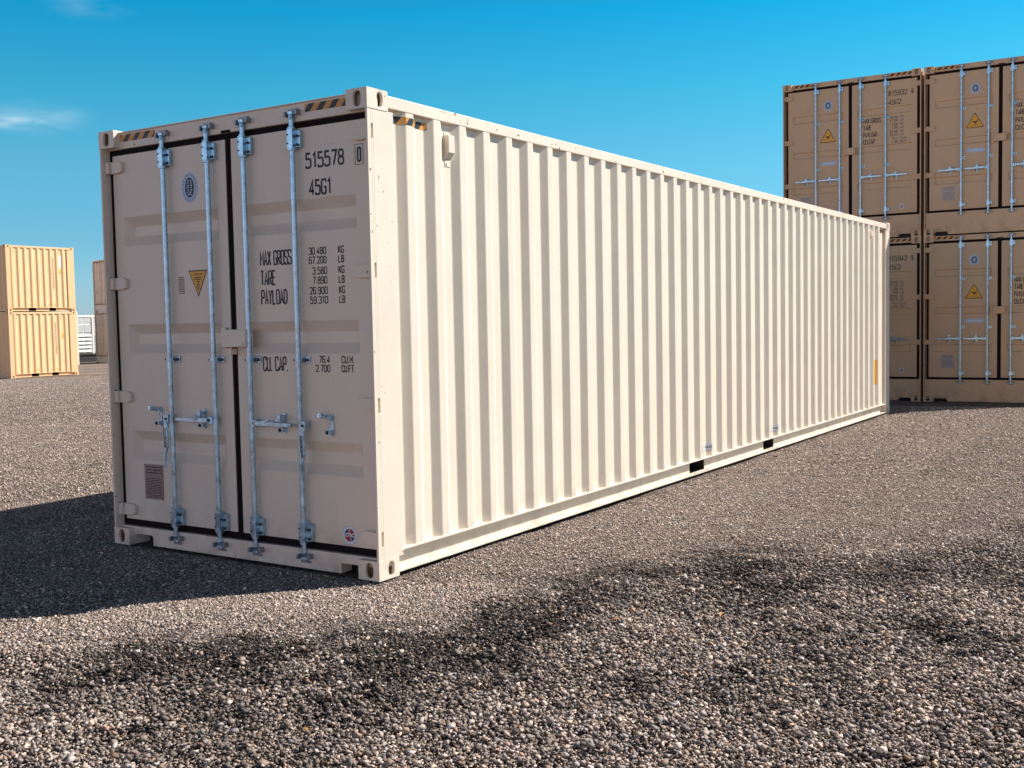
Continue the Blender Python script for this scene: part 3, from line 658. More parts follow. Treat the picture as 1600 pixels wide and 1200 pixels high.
# ================================================================== TAN DOOR-END STACK (right) and its far cousin
def tan_container(name, label, group, mp, mf, loc, rz, detail=True):
    root = thing(name, label, 'shipping container', loc, rz, group)
    shell(root, mp, mf, M['tan_in'], L, H, .367)
    mb = MB(); ys = .046
    mb.prism_xz([(.019, .05), (.019, .392), (W-.019, .392), (W-.019, .05), (2.26, .05), (2.26, .062), (2.065, .062), (2.045, .012), (.393, .012), (.375, .062), (.18, .062), (.18, .05)], ys, ys+.10)
    mb.build('door_sill', mf, root, bevel=.003)
    for a_, b_ in ((.17, .40), (2.04, 2.27)):
        mb = MB(); mb.box(a_, b_, .16, .168, .0, .12); mb.build('notch_back', M['black'], root)
    mb = MB(); mb.box(.019, W-.019, .052, .12, H-.098, H-.012); mb.box(1.17, 1.27, .050, .0519, H-.098, H-.085, 1); mb.build('door_header', [mf, M['rubber']], root, bevel=.003)
    for xa, xb in ((.170, .54), (1.905, 2.268)):
        mb = MB(); mb.box(xa, xb, .0510, .0520, H-.072, H-.025); mb.build('hazard_tape', M['tape_x'], root)
    z0, z1 = .432, 2.755
    bd = [(2.178, 2.302), (1.532, 1.648), (.876, 1.000)]
    a = door_skin(root, .078, 1.182, z0, z1, [(.175, 1.09, p, q) for p, q in bd], mp, .022, .006, .010, True)
    b = door_skin(root, 1.242, 2.360, z0, z1, [(1.34, 2.262, p, q) for p, q in bd], mp, .022, .006, .010, False)
    gasket(a, .078, 1.182, z0, z1, (.033, .030, .036, .04), 1); gasket(b, 1.242, 2.360, z0, z1, (.0295, .033, .036, .04), 0)
    for d, left in ((a, True), (b, False)):
        for hz in HINGE_Z(H): hinge(d, left, hz, mf, .085)
    for i, x in enumerate((.600, 1.030, 1.397, 1.832)):
        d = a if i < 2 else b
        rod(d, x, .37, 2.83); bearing(d, x, 2.66, 2.76); bearing(d, x, .47, .545); guide(d, x, 2.13); guide(d, x, 1.30)
        cam_keeper(d, x, 2.835, True, .052); cam_keeper(d, x, .352, False, .046)
        s_ = -1 if i < 2 else 1
        handle(d, x, 1.105, s_, .375); catch_plate(d, x+s_*.18, 1.105, closed=True)
    mb = MB(); mb.box(1.125, 1.31, .0, DY-.001, 1.523, 1.645); mb.box(1.07, 1.1245, .04, DY-.001, 1.50, 1.66); mb.build('lock_box', mf, b, bevel=.004)
    if detail:
        yl = DY-.0008; mb = MB()
        for t_, xb, z in (('MAX GROSS', 1.75, 2.050), ('TARE', 1.585, 1.930), ('PAYLOAD', 1.685, 1.806), ('CU.CAP.', 1.665, 1.680)): text(mb, t_, 1.44, xb, z, z+0.088, .0115, yl)
        mb.build('weight_lettering', M['ink_tan'], b, recalc=False)
        mb = MB(); z = 2.092
        for k, (n1, u1) in enumerate((('30.480', 'KG'), ('67.200', 'LB'), ('3.580', 'KG'), ('7.890', 'LB'), ('26.900', 'KG'), ('59.310', 'LB'), ('76.4', 'CU.M.'), ('2.700', 'CU.FT.'))):
            zz = z-.058*k-.008*(k//2); text(mb, n1, 1.90+(.03 if k in (2, 3, 6, 7) else 0), 2.04, zz, zz+.045, .008, yl); text(mb, u1, 2.075, 2.13 if k < 6 else 2.19, zz, zz+.045, .008, yl)
        mb.build('weight_figures', M['ink_fade'], b, recalc=False)
        sticker(b, 'round_logo', LOGO_M, lambda q: logo(q, 2.10, .545, .046, DY-.0006))
        def seal(q):
            q.disc_xz(.815, 2.45, .082, .092, DY-.0012, DY-.0006, 28, 0); q.disc_xz(.815, 2.45, .048, .06, DY-.0018, DY-.0012, 20, 1); q.disc_xz(.815, 2.45, .020, .032, DY-.0022, DY-.0018, 12, 0)
            for k in range(8):
                t = math.pi*k/4; q.disc_xz(.815+.034*math.cos(t), 2.45+.044*math.sin(t), .006, .008, DY-.0022, DY-.0018, 6, 0)
        sticker(a, 'inspection_seal', [M['pale_blue'], M['navy']], seal)
        def tri2(q):
            y = DY-.0006; P = [(.672, 1.800), (.682, 1.788), (.94, 1.788), (.950, 1.800), (.822, 2.030), (.802, 2.030)]; c = (.812, 1.878)
            q.prism_xz(P, y-.0006, y, 0); q.prism_xz([(c[0]+(x-c[0])*.88, c[1]+(z_-c[1])*.88) for x, z_ in P], y-.0012, y-.0006, 1)
            B = [(.765, 1.895), (.80, 1.905), (.822, 1.888), (.845, 1.915), (.872, 1.925), (.850, 1.898), (.838, 1.872), (.815, 1.850), (.800, 1.862), (.806, 1.878), (.785, 1.882)]
            q.prism_xz(B, y-.0018, y-.0012, 0); q.box(.745, .88, y-.0018, y-.0012, 1.822, 1.828, 2)
        sticker(a, 'warning_triangle', [M['ink'], M['amber'], M['ink_fade']], tri2)
        def pill(q):
            n = 8; P = [(.945+.018*0+.03*math.cos(t), 1.41+.035*math.sin(t)) for t in [(-math.pi/2)+math.pi*k/n for k in range(n+1)]]+[(.70+.03*math.cos(t), 1.41+.035*math.sin(t)) for t in [math.pi/2+math.pi*k/n for k in range(n+1)]]
            q.prism_xz(P, DY-.0014, DY-.0006, 0); q.box(.72, .93, DY-.0019, DY-.0014, 1.404, 1.416, 1)
        sticker(a, 'oval_label', [M['pale_blue'], M['white_v']], pill)
        sticker(a, 'data_plate', [M['plate_grey'], M['ink_fade']], lambda q: plate(q, .285, .50, .590, .828, 9, 21))
    return root, a, b
CX, CY, CYAW, CZ = -0.112, 14.972, 0.022, -0.036
def rpos(x, k): return (CX+x*math.cos(CYAW), CY+x*math.sin(CYAW), CZ+k*H)
GRP = 'tan containers stacked two by two'
UL, ULa, ULb = tan_container('shipping_container', 'tan container numbered 815932, upper left of the block of stacked tan containers', GRP, M['tan'], M['tan_frame'], rpos(-W-.032, 1), CYAW)
spots = [(.015, 1, 'tan container at the right edge of the photo, top tier of its block'),
         (-W-.028, 0, 'tan container numbered 815942 mostly hidden behind the end of the cream container'),
         (.015, 0, 'tan container at the right edge of the photo, bottom tier resting on gravel')]
copies = []
for x, k, lab in spots:
    c = copy_tree(UL); c.location = rpos(x, k); c['label'] = lab; copies.append(c)
UL.location = rpos(-W-.032, 1)
def number(door, s1, s2, s3):
    mb = MB(); yl = DY-.0008
    text(mb, s1, 1.872, 2.195, 2.486, 2.580, .0125, yl); mb.build('identification_number', M['ink_tan'], door, recalc=False)
    mb = MB(); text(mb, s2, 2.262, 2.300, 2.488, 2.574, .0135, yl); mb.build('check_digit', M['ink_tan'], door, recalc=False)
    mb = MB(); text(mb, s3, 1.874, 2.09, 2.332, 2.424, .0125, yl); mb.build('size_code', M['ink_tan'], door, recalc=False)
number(ULb, '815932', '6', '45G2')
lldoor = [c for c in copies[1].children if c.name.startswith('door') and 'header' not in c.name and 'sill' not in c.name]
lldoor = [d for d in lldoor if any(ch.name.startswith('lock_box') for ch in d.children)][0]
number(lldoor, '815942', '9', '45G2')

# far tan stack, seen between the ten-foot boxes and the cream container
FX, FY, FA, FZ = -49.30, 34.22, -.333, -.448
far, fa, fb = tan_container('shipping_container', 'pale tan container, lower one of the distant pair beside the cream container', 'distant pale tan pair', M['pale'], M['pale'], (FX, FY, FZ), FA, detail=False)
mb = MB(); mb.box(1.72, 2.12, DY-.002, DY-.0005, .50, .66); mb.build('orange_sticker', M['orange'], fb)
for d_ in (fa, fb):
    for ch in d_.children:
        if ch.data.materials and ch.data.materials[0] in (M['zinc'], M['zinc_dark']): ch.data.materials[0] = M['pale']
far2 = copy_tree(far); far2.location = (FX, FY, FZ+H); far2['label'] = 'pale tan container, upper one of the distant pair beside the cream container'

# ================================================================== TEN-FOOT SAND COLOURED PAIR (left)
HT, LT = 2.591, 2.991
HSAVE = HINGES
def ten_foot(label, k):
    root = thing('small_container', label, 'shipping container', (-34.926-W, 19.848, -.361+k*HT), .0, 'ten foot sand coloured containers')
    shell(root, M['sand'], M['sand'], M['tan_in'], LT, HT, .235, near_post=.17, far_post=.32, door_near=False, pockets=((.93, 1.24), (1.83, 2.12)))
    vent(root, .30, 2.29, 2.40, X=W-.042); vent(root, 2.245, 2.29, 2.40, X=W-.042)
    mb = MB(); rd = random.Random(3+k); z = 2.1
    for j in range(22):
        mb.box(W-.0045, W-.003, 2.0, 2.045, z, z+.035); z -= .058
    mb.build('vertical_lettering', M['ink_fade'], root)
    for a in (.93, 1.83): 
        mb = MB(); mb.box(W-.0045, W-.003, a-.02, a+.38, .30, .315); mb.build('pocket_label', M['yellow'], root)
    return root
t0 = ten_foot('sand yellow short container resting on the gravel, lower one of the far left pair', 0)
t1 = ten_foot('sand yellow short container with white strip sticker, upper one of the far left pair', 1)
side_label(t0, 'sticker', 2.30, 2.40, 1.50, 1.72, [M['yellow'], M['orange']], rows=2, sd_=9, vertical=True, x=W-.040)
side_label(t1, 'sticker', 2.30, 2.40, 1.52, 1.68, [M['yellow'], M['orange']], rows=1, sd_=9, vertical=True, x=W-.040)
mb = MB(); mb.box(W-.040, W-.038, 2.30, 2.41, 1.75, 2.25); mb.build('white_sticker', M['white_v'], t1)

# ================================================================== SINGLE IVORY BOX and WHITE REFRIGERATED BOX behind
iv = thing('shipping_container', 'ivory container half hidden directly behind the sand yellow pair', 'shipping container', (-47.6-W, 31.92-6.058, -.43))
shell(iv, M['ivory'], M['ivory'], M['tan_in'], 6.058, 2.896, .30, near_post=.17, far_post=.22, door_near=False)
rf = thing('refrigerated_container', 'white refrigerated container with louvred end above a black base', 'refrigerated container', (-53.4, 38.35, -.575), R(90))
# local: end face looks along local -y (world +x after the turn), x across
rf.rotation_euler = (0, 0, R(90))
RW, RL, RH = 2.6, 12.0, 2.35; zb = .56
mb = MB(); mb.box(-RW, 0, .03, RL, zb, zb+RH); mb.build('body', M['white'], rf, bevel=.01)
mb = MB(); mb.box(-RW, 0, .02, RL, 0, zb-.002); mb.box(-RW, 0, -.04, .0195, .46, zb-.002); mb.build('base', M['black'], rf, bevel=.01)
mb = MB()
for xa in (-RW, -.10): mb.box(xa, xa+.10, -.05, .029, zb, zb+RH)
mb.box(-RW+.1, -.1, -.04, .029, zb+RH-.14, zb+RH); mb.box(-1.36, -1.24, -.05, .029, zb, zb+RH-.14); mb.build('frame', M['white'], rf, bevel=.005)
for col in ((-2.42, -1.90), (-1.84, -1.44), (-1.16, -.74), (-.68, -.18)):
    mb = MB()
    for (za, z1_) in ((RH-.46, RH-.20), (RH-1.05, RH-.55)):
        mb.box(col[0], col[1], -.01, .029, zb+za, zb+z1_); mb.box(col[0]+.03, col[1]-.03, -.012, -.0102, zb+za+.03, zb+z1_-.03, 1)
    mb.build('access_panel', [M['white'], M['vent_grey']], rf, bevel=.004)
    mb = MB()
    for k in range(5):
        z = zb+.06+k*.235
        mb.prism_xz([(col[0], z), (col[1], z), (col[1], z+.06), (col[0], z+.06)], -.04, .029); i0 = len(mb.v)
        mb.poly([(col[0], -.09, z+.06), (col[1], -.09, z+.06), (col[1], .0, z+.19), (col[0], .0, z+.19)]); mb.poly([(col[0], -.09, z+.06), (col[0], .0, z+.19), (col[0], .0, z+.06)]); mb.poly([(col[1], -.09, z+.06), (col[1], .0, z+.19), (col[1], .0, z+.06)])
        mb.box(col[0]+.05, col[1]-.05, .0, .0295, z+.19, z+.23, 1)
    mb.build('louvre', [M['white'], M['plate_grey']], rf)

# ================================================================== GROUND
def gz(x, y):
    d = np.hypot(x, y)
    z = np.interp(d, [0, 12.5, 15, 19, 40, 60, 68, 200, 3000], [0, 0, -.034, -.040, -.36, -.447, -.578, -.7, -.9])
    return z
def vnoise(x, y, sc_, seed):
    r_ = np.random.default_rng(seed); n = 128; g = r_.random((n, n)); X = x*sc_+1000.3; Y = y*sc_+1000.7
    xi = np.floor(X).astype(int); yi = np.floor(Y).astype(int); fx = X-xi; fy = Y-yi; fx = fx*fx*(3-2*fx); fy = fy*fy*(3-2*fy)
    a = g[xi % n, yi % n]; b = g[(xi+1) % n, yi % n]; c = g[xi % n, (yi+1) % n]; d = g[(xi+1) % n, (yi+1) % n]
    return (a*(1-fx)+b*fx)*(1-fy)+(c*(1-fx)+d*fx)*fy
def fbm(x, y, sc_, seed, oc=4): return sum(vnoise(x, y, sc_*2**k, seed+k)/2**k for k in range(oc))/sum(1/2**k for k in range(oc))
RIDGE = np.array([(-6, -4.2), (-1.2, -2.1), (0, -1.62), (.5, -1.12), (.95, -.62), (1.12, .0), (1.05, .6), (1.25, 1.15), (1.7, 1.6), (2.4, 2.1), (3.2, 3.4), (4.2, 6), (7, 12)])
def ridge(x, y):
    """signed distance to the raked gravel edge: positive on the camera side"""
    best = np.full(np.shape(x), 1e9); sg = np.ones(np.shape(x))
    for a, b in zip(RIDGE[:-1], RIDGE[1:]):
        d = b-a; t = np.clip(((x-a[0])*d[0]+(y-a[1])*d[1])/(d@d), 0, 1); px = x-(a[0]+t*d[0]); py = y-(a[1]+t*d[1]); ds = np.hypot(px, py)
        cr = (x-a[0])*d[1]-(y-a[1])*d[0]; mk = ds < best-1e-9; best = np.where(mk, ds, best); sg = np.where(mk, np.sign(cr), sg)
    return best*sg
DARK = [(.35, -1.65, .3, .75), (.95, -1.35, .3, .75), (1.5, -.95, .25, .6), (.1, -2.0, .3, .5), (.0, -1.62, .28, .9), (.25, -1.35, .26, .9), (.62, -1.0, .3, .8), (1.15, -.85, .3, .9), (1.22, -.42, .28, 1), (1.22, -.10, .3, 1.1), (1.08, .45, .28, .8), (1.12, .95, .25, .7), (1.6, 1.55, .3, .8), (1.9, 1.05, .3, .8), (2.35, -.8, .28, .7), (1.95, -.92, .22, .5), (2.75, 1.75, .3, .4), (2.95, .34, .25, .75), (3.25, .42, .22, .6), (2.3, .6, .22, .35), (3.5, -.45, .25, .3), (.9, -1.8, .3, .4)]  # darker stones plus self-shade of heaped gravel, put into the colour
def dark(x, y):
    wx = x+.35*(fbm(x, y, 2.2, 11)-.5); wy = y+.35*(fbm(x, y, 2.2, 21)-.5); s_ = 0
    for a, b, r_, k in DARK: s_ = s_+k*np.exp(-((wx-a)**2+(wy-b)**2)/(2*(r_*.74)**2))
    s_ = s_*(-.55+2.9*fbm(x, y, 5.5, 5, 5))
    fore = 1/(1+np.exp(-(ridge(x, y)-.25)/.2)); s_ = s_+fore*np.clip((fbm(x, y, 2.2, 91, 5)-.52)*6, 0, .34)*(x < 3.1)
    return np.clip(s_, 0, 1.1)/(1+np.exp((np.hypot(x-4, y+5)-12)/1.))
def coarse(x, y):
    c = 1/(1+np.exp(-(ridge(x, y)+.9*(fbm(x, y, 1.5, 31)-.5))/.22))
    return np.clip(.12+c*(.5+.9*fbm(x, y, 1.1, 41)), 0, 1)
def gh(x, y):
    near = 1/(1+np.exp((np.hypot(x-2, y+1)-12)/1.5)); rd_ = ridge(x, y); co = coarse(x, y)
    h = .03*(fbm(x, y, .7, 51)-.5)+.034*(fbm(x, y, 3.6, 61)-.5)*(.35+co)+.030*np.exp(-((rd_-.12)/.16)**2)*fbm(x, y, 2.5, 71)-.012*np.clip(dark(x, y), 0, 1)+.05*(fbm(x, y, 7.5, 111, 3)-.5)*np.clip(.25*co+dark(x, y), 0, 1)
    under = (x < .12) & (x > -W-.1) & (y > -.12) & (y < L+.1)
    far_ = np.hypot(x, y-16) > 0
    edge = np.clip(np.minimum.reduce([np.abs(x-0)*2+0*y]), 0, 1)
    box_d = np.hypot(np.maximum(np.maximum(-W-x, x), 0), np.maximum(np.maximum(-y, y-L), 0))
    k = np.clip(box_d/.5, 0, 1)
    h = h-.014*np.exp(-((np.mod(x*.98+y*.12, 2.3)-1.1)/.16)**2)*(.5+fbm(x, y, .8, 121))
    mound = .03*np.exp(-((x-.06)/.09)**2)*(y > .3)*(y < L)*np.clip(fbm(x, y, 3.2, 131)-.42, 0, 1)*2
    return mound+near*h*k+(-.016+.022*(fbm(x, y, 2.2, 101)-.5)*(y > .4))*(1-k)
def grid_mesh(name, xs, ys, hole=None):
    X, Y = np.meshgrid(xs, ys, indexing='ij'); Z = gz(X, Y)+gh(X, Y); nx, ny = X.shape
    v = np.stack([X, Y, Z], -1).reshape(-1, 3); idx = np.arange(nx*ny).reshape(nx, ny)
    F_ = np.stack([idx[:-1, :-1], idx[1:, :-1], idx[1:, 1:], idx[:-1, 1:]], -1).reshape(-1, 4)
    me = bpy.data.meshes.new(name); me.vertices.add(len(v)); me.vertices.foreach_set('co', v.ravel().astype(np.float32))
    me.loops.add(F_.size); me.loops.foreach_set('vertex_index', F_.ravel().astype(np.int32)); me.polygons.add(len(F_))
    me.polygons.foreach_set('loop_start', np.arange(0, F_.size, 4, dtype=np.int32)); me.polygons.foreach_set('loop_total', np.full(len(F_), 4, np.int32))
    me.update(calc_edges=True)
    att = me.attributes.new('dark', 'FLOAT', 'POINT'); att.data.foreach_set('value', dark(v[:, 0], v[:, 1]).astype(np.float32))
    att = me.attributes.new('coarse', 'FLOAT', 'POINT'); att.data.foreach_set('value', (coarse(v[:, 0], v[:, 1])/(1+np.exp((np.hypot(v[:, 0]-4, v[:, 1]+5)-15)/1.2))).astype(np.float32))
    me.polygons.foreach_set('use_smooth', np.ones(len(F_), bool))
    o = bpy.data.objects.new(name, me); C.objects.link(o); return o
def axis(lo, fine0, fine1, hi, step, n): 
    a = lo+(fine0-lo)*(1-np.geomspace(1, 1e-3, n))/(1-1e-3); b = np.arange(fine0, fine1, step); c = fine1+(hi-fine1)*(np.geomspace(1e-3, 1, n)-1e-3)/(1-1e-3)
    return np.unique(np.concatenate([a, b, c]))
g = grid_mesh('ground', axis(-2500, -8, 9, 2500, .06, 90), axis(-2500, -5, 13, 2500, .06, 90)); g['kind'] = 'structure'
def ground_mat():
    mt = bpy.data.materials.new('fine_gravel'); mt.use_nodes = True; t = mt.node_tree; b = t.nodes['Principled BSDF']; b.inputs['Roughness'].default_value = .9; b.inputs['Specular IOR Level'].default_value = .25
    co = N(t, 'ShaderNodeTexCoord').outputs['Object']
    def noise(s, d=5, ro=.6):
        n = N(t, 'ShaderNodeTexNoise'); n.inputs['Scale'].default_value = s; n.inputs['Detail'].default_value = d; n.inputs['Roughness'].default_value = ro; t.links.new(co, n.inputs['Vector']); return n.outputs[0]
    vo = N(t, 'ShaderNodeTexVoronoi'); vo.inputs['Scale'].default_value = 75; t.links.new(co, vo.inputs['Vector'])
    sp = N(t, 'ShaderNodeSeparateColor'); t.links.new(vo.outputs['Color'], sp.inputs[0])
    cr = N(t, 'ShaderNodeValToRGB'); e = cr.color_ramp.elements; e[0].position = 0; e[0].color = (.10, .078, .068, 1); e[1].position = 1; e[1].color = (.72, .60, .50, 1)
    e.new(.35).color = (.28, .205, .172, 1); e.new(.75).color = (.44, .335, .285, 1)
    t.links.new(sp.outputs[0], cr.inputs[0])
    mid = noise(9, 6, .8); mrm = N(t, 'ShaderNodeMapRange'); mrm.inputs[1].default_value = .3; mrm.inputs[2].default_value = .7; mrm.inputs[3].default_value = .55; mrm.inputs[4].default_value = 1.4; t.links.new(mid, mrm.inputs[0])
    mxm = N(t, 'ShaderNodeMix', data_type='RGBA', blend_type='MULTIPLY'); mxm.inputs[0].default_value = 1; t.links.new(cr.outputs[0], mxm.inputs[6]); t.links.new(mrm.outputs[0], mxm.inputs[7])
    big = noise(.35, 6); mr = N(t, 'ShaderNodeMapRange'); mr.inputs[1].default_value = .3; mr.inputs[2].default_value = .7; mr.inputs[3].default_value = .78; mr.inputs[4].default_value = 1.12; t.links.new(big, mr.inputs[0])
    mx = N(t, 'ShaderNodeMix', data_type='RGBA', blend_type='MULTIPLY'); mx.inputs[0].default_value = 1; t.links.new(mxm.outputs[2], mx.inputs[6]); t.links.new(mr.outputs[0], mx.inputs[7])
    # compacted lanes left by wheels, running along the row
    mpl = N(t, 'ShaderNodeMapping'); mpl.inputs['Scale'].default_value = (1.5, .16, 1); mpl.inputs['Rotation'].default_value = (0, 0, .12); t.links.new(co, mpl.inputs[0])
    nl = N(t, 'ShaderNodeTexNoise'); nl.inputs['Scale'].default_value = 1; nl.inputs['Detail'].default_value = 5; t.links.new(mpl.outputs[0], nl.inputs['Vector'])
    ml = N(t, 'ShaderNodeMapRange'); ml.inputs[1].default_value = .35; ml.inputs[2].default_value = .65; ml.inputs[3].default_value = .72; ml.inputs[4].default_value = 1.14; t.links.new(nl.outputs[0], ml.inputs[0])
    mxl = N(t, 'ShaderNodeMix', data_type='RGBA', blend_type='MULTIPLY'); mxl.inputs[0].default_value = 1; t.links.new(mx.outputs[2], mxl.inputs[6]); t.links.new(ml.outputs[0], mxl.inputs[7]); mx = mxl
    # reddish fines in patches
    rd_ = noise(.9, 5); m2 = N(t, 'ShaderNodeMapRange'); m2.inputs[1].default_value = .52; m2.inputs[2].default_value = .7; m2.inputs[4].default_value = .55; t.links.new(rd_, m2.inputs[0])
    mx2 = N(t, 'ShaderNodeMix', data_type='RGBA', blend_type='MULTIPLY'); mx2.inputs[7].default_value = (.92, .76, .68, 1); t.links.new(m2.outputs[0], mx2.inputs[0]); t.links.new(mx.outputs[2], mx2.inputs[6])
    at = N(t, 'ShaderNodeAttribute', attribute_name='dark'); mx3 = N(t, 'ShaderNodeMix', data_type='RGBA', blend_type='MULTIPLY'); mx3.inputs[7].default_value = (.30, .27, .27, 1)
    t.links.new(at.outputs['Fac'], mx3.inputs[0]); t.links.new(mx2.outputs[2], mx3.inputs[6]); ac = N(t, 'ShaderNodeAttribute', attribute_name='coarse'); mx4 = N(t, 'ShaderNodeMix', data_type='RGBA', blend_type='MULTIPLY'); mx4.inputs[7].default_value = (.10, .075, .072, 1)  # bed between coarse stones darkened, shade of the gaps put into its colour
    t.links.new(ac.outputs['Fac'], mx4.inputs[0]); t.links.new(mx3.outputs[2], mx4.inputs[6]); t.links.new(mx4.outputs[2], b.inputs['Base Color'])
    h1 = noise(60, 6, .75); inv = N(t, 'ShaderNodeMath', operation='SUBTRACT'); inv.inputs[0].default_value = 1; t.links.new(vo.outputs['Distance'], inv.inputs[1])
    b1 = N(t, 'ShaderNodeBump'); b1.inputs['Distance'].default_value = .018; b1.inputs['Strength'].default_value = 1; t.links.new(inv.outputs[0], b1.inputs['Height'])
    b2 = N(t, 'ShaderNodeBump'); b2.inputs['Distance'].default_value = .03; b2.inputs['Strength'].default_value = 1; t.links.new(h1, b2.inputs['Height']); t.links.new(b1.outputs[0], b2.inputs['Normal'])
    t.links.new(b2.outputs[0], b.inputs['Normal']); return mt
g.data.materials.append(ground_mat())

# loose stones: one mesh, each stone a small angular lump lying on the ground
def stones():
    camx, camy = 4.104, -4.882; fw = math.atan2(-0.5416, .8407)  # forward azimuth (x,y)
    pts = []; rad = []; lod = []
    def sample(n, r0, r1, half=.56, off=0):
        rr = np.sqrt(rng.random(n)*(r1**2-r0**2)+r0**2); a = yaw+off+(rng.random(n)*2-1)*half
        return camx+rr*np.sin(a), camy+rr*np.cos(a), rr
    out = []
    for (r0, r1, dens, base, ld, hf) in ((3.0, 6.3, 24000, .0051, 0, .56), (6.3, 10.5, 10000, .0062, 1, .56), (10.5, 19, 3400, .0088, 2, .56), (19, 44, 620, .014, 2, .12)):
        area = hf*(r1*r1-r0*r0); n = int(area*dens); x, y, rr = sample(n, r0, r1, hf, -.43 if r0 > 18 else 0)
        inside = (x > -W+.03) & (x < -.03) & (y > .03) & (y < L-.03); co = coarse(x, y)
        keep = ~inside & (rng.random(n) < .80-.28*co)
        behind = (x < -W) & (y > 1.0) & (rr < 0); keep &= ~behind
        x, y, co = x[keep], y[keep], co[keep]
        rad_ = base*np.exp(rng.normal(0, .38, len(x)))*(.66+.50*co)
        big = rng.random(len(x)) < .003; rad_ = np.where(big, rad_*1.8, rad_); rad_ = np.clip(rad_, .0035, .0165)
        boxd = np.hypot(np.maximum(np.maximum(-W-x, x), 0), np.maximum(np.maximum(-y, y-L), 0)); rad_ = np.minimum(rad_, .006+boxd*.15)
        out.append((x, y, rad_, co, ld))
    ico_v = []; ph = (1+5**.5)/2
    for a, b in ((-1, ph), (1, ph), (-1, -ph), (1, -ph)): ico_v.append((a, b, 0))
    for a, b in ((-1, ph), (1, ph), (-1, -ph), (1, -ph)): ico_v.append((0, a, b))
    for a, b in ((ph, -1), (ph, 1), (-ph, -1), (-ph, 1)): ico_v.append((a, 0, b))
    ico_v = np.array(ico_v)/math.hypot(1, ph)
    ico_f = np.array([(0,11,5),(0,5,1),(0,1,7),(0,7,10),(0,10,11),(1,5,9),(5,11,4),(11,10,2),(10,7,6),(7,1,8),(3,9,4),(3,4,2),(3,2,6),(3,6,8),(3,8,9),(4,9,5),(2,4,11),(6,2,10),(8,6,7),(9,8,1)])
    oc_v = np.array([(1,0,0),(-1,0,0),(0,1,0),(0,-1,0),(0,0,1),(0,0,-1)], float); oc_f = np.array([(0,2,4),(2,1,4),(1,3,4),(3,0,4),(2,0,5),(1,2,5),(3,1,5),(0,3,5)])
    cu_v = np.array([(a, b, c) for a in (-.62, .62) for b in (-.62, .62) for c in (-.62, .62)]); cu_f = np.array([(0,1,3),(0,3,2),(4,6,7),(4,7,5),(0,4,5),(0,5,1),(2,3,7),(2,7,6),(0,2,6),(0,6,4),(1,5,7),(1,7,3)])
    for (x, y, rd_, co, ld) in out:
        bv, bf = (cu_v, cu_f) if ld < 1 else (oc_v, oc_f); nv, n = len(bv), len(x)
        V = bv[None]*(1+(.46 if ld < 1 else .30)*(rng.random((n, nv, 1))*2-1))
        V = V*np.stack([.8+.6*rng.random(n), .7+.5*rng.random(n), .34+.34*rng.random(n)], -1)[:, None]*rd_[:, None, None]
        t1 = rng.normal(0, .30, n); t2 = rng.normal(0, .30, n); th = rng.random(n)*6.283
        def rt(V, ax, t_):
            c, s_ = np.cos(t_)[:, None], np.sin(t_)[:, None]; a, b = [(1, 2), (0, 2), (0, 1)][ax]; A, B = V[..., a].copy(), V[..., b].copy(); V[..., a] = A*c-B*s_; V[..., b] = A*s_+B*c; return V
        V = rt(rt(rt(V, 0, t1), 1, t2), 2, th)
        gzv = gz(x, y)+gh(x, y)
        V[..., 0] += x[:, None]; V[..., 1] += y[:, None]; V[..., 2] += (gzv+rd_*(.15+1.5*rng.random(n)**1.3*(.35+co)))[:, None]
        Fc = (bf[None]+(np.arange(n)*nv)[:, None, None]).reshape(-1, 3)
        me = bpy.data.meshes.new('loose_gravel'); me.vertices.add(n*nv); me.vertices.foreach_set('co', V.reshape(-1).astype(np.float32))
        me.loops.add(Fc.size); me.loops.foreach_set('vertex_index', Fc.ravel().astype(np.int32)); me.polygons.add(len(Fc))
        me.polygons.foreach_set('loop_start', np.arange(0, Fc.size, 3, dtype=np.int32)); me.polygons.foreach_set('loop_total', np.full(len(Fc), 3, np.int32))
        me.update(calc_edges=True)
        base = np.clip(np.exp(rng.normal(math.log(.36), .46, n))*(1-.24*co), .05, .70); pale = rng.random(n) < .05; base = np.where(pale, base*1.3+.10, base)
        base = np.clip(base, .05, .68)*(1-.80*np.clip(dark(x, y)*1.25, 0, 1)*(rng.random(n) < .82))
        wr = rng.normal(0, .05, n); col = np.stack([base*(1.18+wr), base*(.94), base*(.81-wr), np.ones(n)], -1)
        red = rng.random(n) < .035; col[red, 1] *= .78; col[red, 2] *= .6
        att = me.attributes.new('col', 'FLOAT_COLOR', 'POINT'); att.data.foreach_set('color', np.repeat(col, nv, 0).ravel().astype(np.float32))
        yield me
def stone_mat():
    mt = bpy.data.materials.new('stone'); mt.use_nodes = True; t = mt.node_tree; b = t.nodes['Principled BSDF']; b.inputs['Roughness'].default_value = .85; b.inputs['Specular IOR Level'].default_value = .3
    at = N(t, 'ShaderNodeAttribute', attribute_name='col'); n = N(t, 'ShaderNodeTexNoise'); n.inputs['Scale'].default_value = 180; n.inputs['Detail'].default_value = 3
    t.links.new(N(t, 'ShaderNodeTexCoord').outputs['Object'], n.inputs['Vector'])
    mr = N(t, 'ShaderNodeMapRange'); mr.inputs[3].default_value = .7; mr.inputs[4].default_value = 1.3; t.links.new(n.outputs[0], mr.inputs[0])
    mx = N(t, 'ShaderNodeMix', data_type='RGBA', blend_type='MULTIPLY'); mx.inputs[0].default_value = 1; t.links.new(at.outputs['Color'], mx.inputs[6]); t.links.new(mr.outputs[0], mx.inputs[7]); t.links.new(mx.outputs[2], b.inputs['Base Color'])
    return mt
SM = stone_mat()
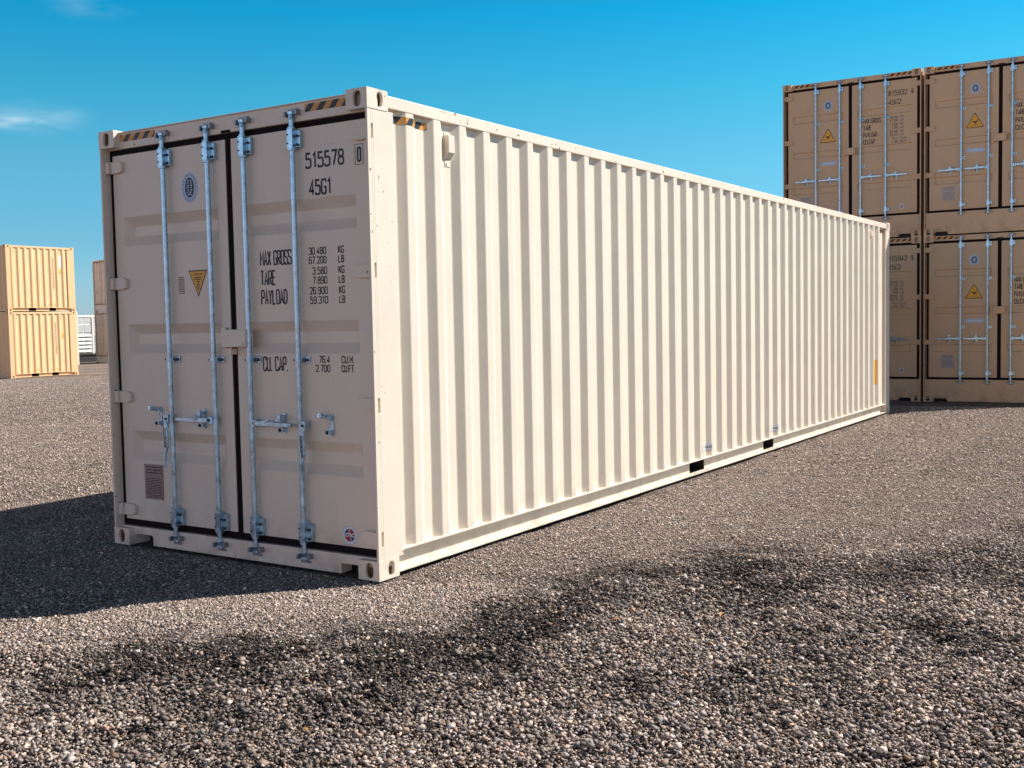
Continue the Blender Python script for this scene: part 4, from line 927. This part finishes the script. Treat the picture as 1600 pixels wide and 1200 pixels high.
for me in stones():
    me.materials.append(SM); o = bpy.data.objects.new('loose_gravel', me); C.objects.link(o); o['kind'] = 'stuff'; o['label'] = 'loose grey crushed stone covering the yard'; o['category'] = 'gravel'

# a few dry leaves on the gravel
def hit(px, py):
    d = cam_dir(px, py); t = (0-m.translation.z)/d.z; q = m.translation+d*t; return q.x, q.y
for k, (px, py, lab, sz) in enumerate(((962, 980, 'pale orange dry leaf lying in front of the dark gravel patch', .030), (1127, 965, 'faded tan leaf on the gravel right of the dark patch', .028), (478, 1142, 'small orange leaf among the coarse stones near the bottom of the photo', .018))):
    x, y = hit(px, py); lf = thing('dry_leaf', lab, 'leaf', (x, y, float(gz(x, y)+gh(x, y))+.022), k*1.3+.5, None); mb = MB(); n = 6; up_ = []; dn = []
    for i in range(n+1):
        t = i/n; wv = math.sin(math.pi*t)**.8*.38; zz = .25*math.sin(math.pi*t)+.2*t; up_.append(((t-.5)*2*sz, wv*sz, (zz+.12)*sz)); dn.append(((t-.5)*2*sz, -wv*sz, (zz+.15)*sz))
    mid = [((i/n-.5)*2*sz, 0, (.25*math.sin(math.pi*i/n)+.2*i/n)*sz) for i in range(n+1)]
    for i in range(n): mb.poly([mid[i], mid[i+1], up_[i+1], up_[i]]); mb.poly([mid[i], mid[i+1], dn[i+1], dn[i]])
    o = mb.build('blade', M['leaf'], lf); so_ = o.modifiers.new('thick', 'SOLIDIFY'); so_.thickness = .0008
    mb = MB(); mb.tube(mid[0], (mid[0][0]-sz*.6, 0, mid[0][2]+.002), .0012, n=6); mb.build('stalk', M['leaf'], lf)

# far low hills beyond the yard, distance haze put into their bluish colour
mb = MB(); prev = None
for i in range(121):
    a = math.radians(-150+i*2.0); d = 1500; x, y = d*math.sin(a), d*math.cos(a)
    hgt = 13+14*float(fbm(np.array([i*.31]), np.array([.0]), 1.0, 81)[0])
    cur = [(x, y, -3), (x*1.06, y*1.06, hgt), (x*1.3, y*1.3, -3)]
    if prev: mb.poly([prev[0], cur[0], cur[1], prev[1]]); mb.poly([prev[1], cur[1], cur[2], prev[2]])
    prev = cur
hl = mb.build('hills', pmat('hazed_hill', (.20, .24, .27), .9, var=.2, vscale=.02), None); hl['kind'] = 'structure'
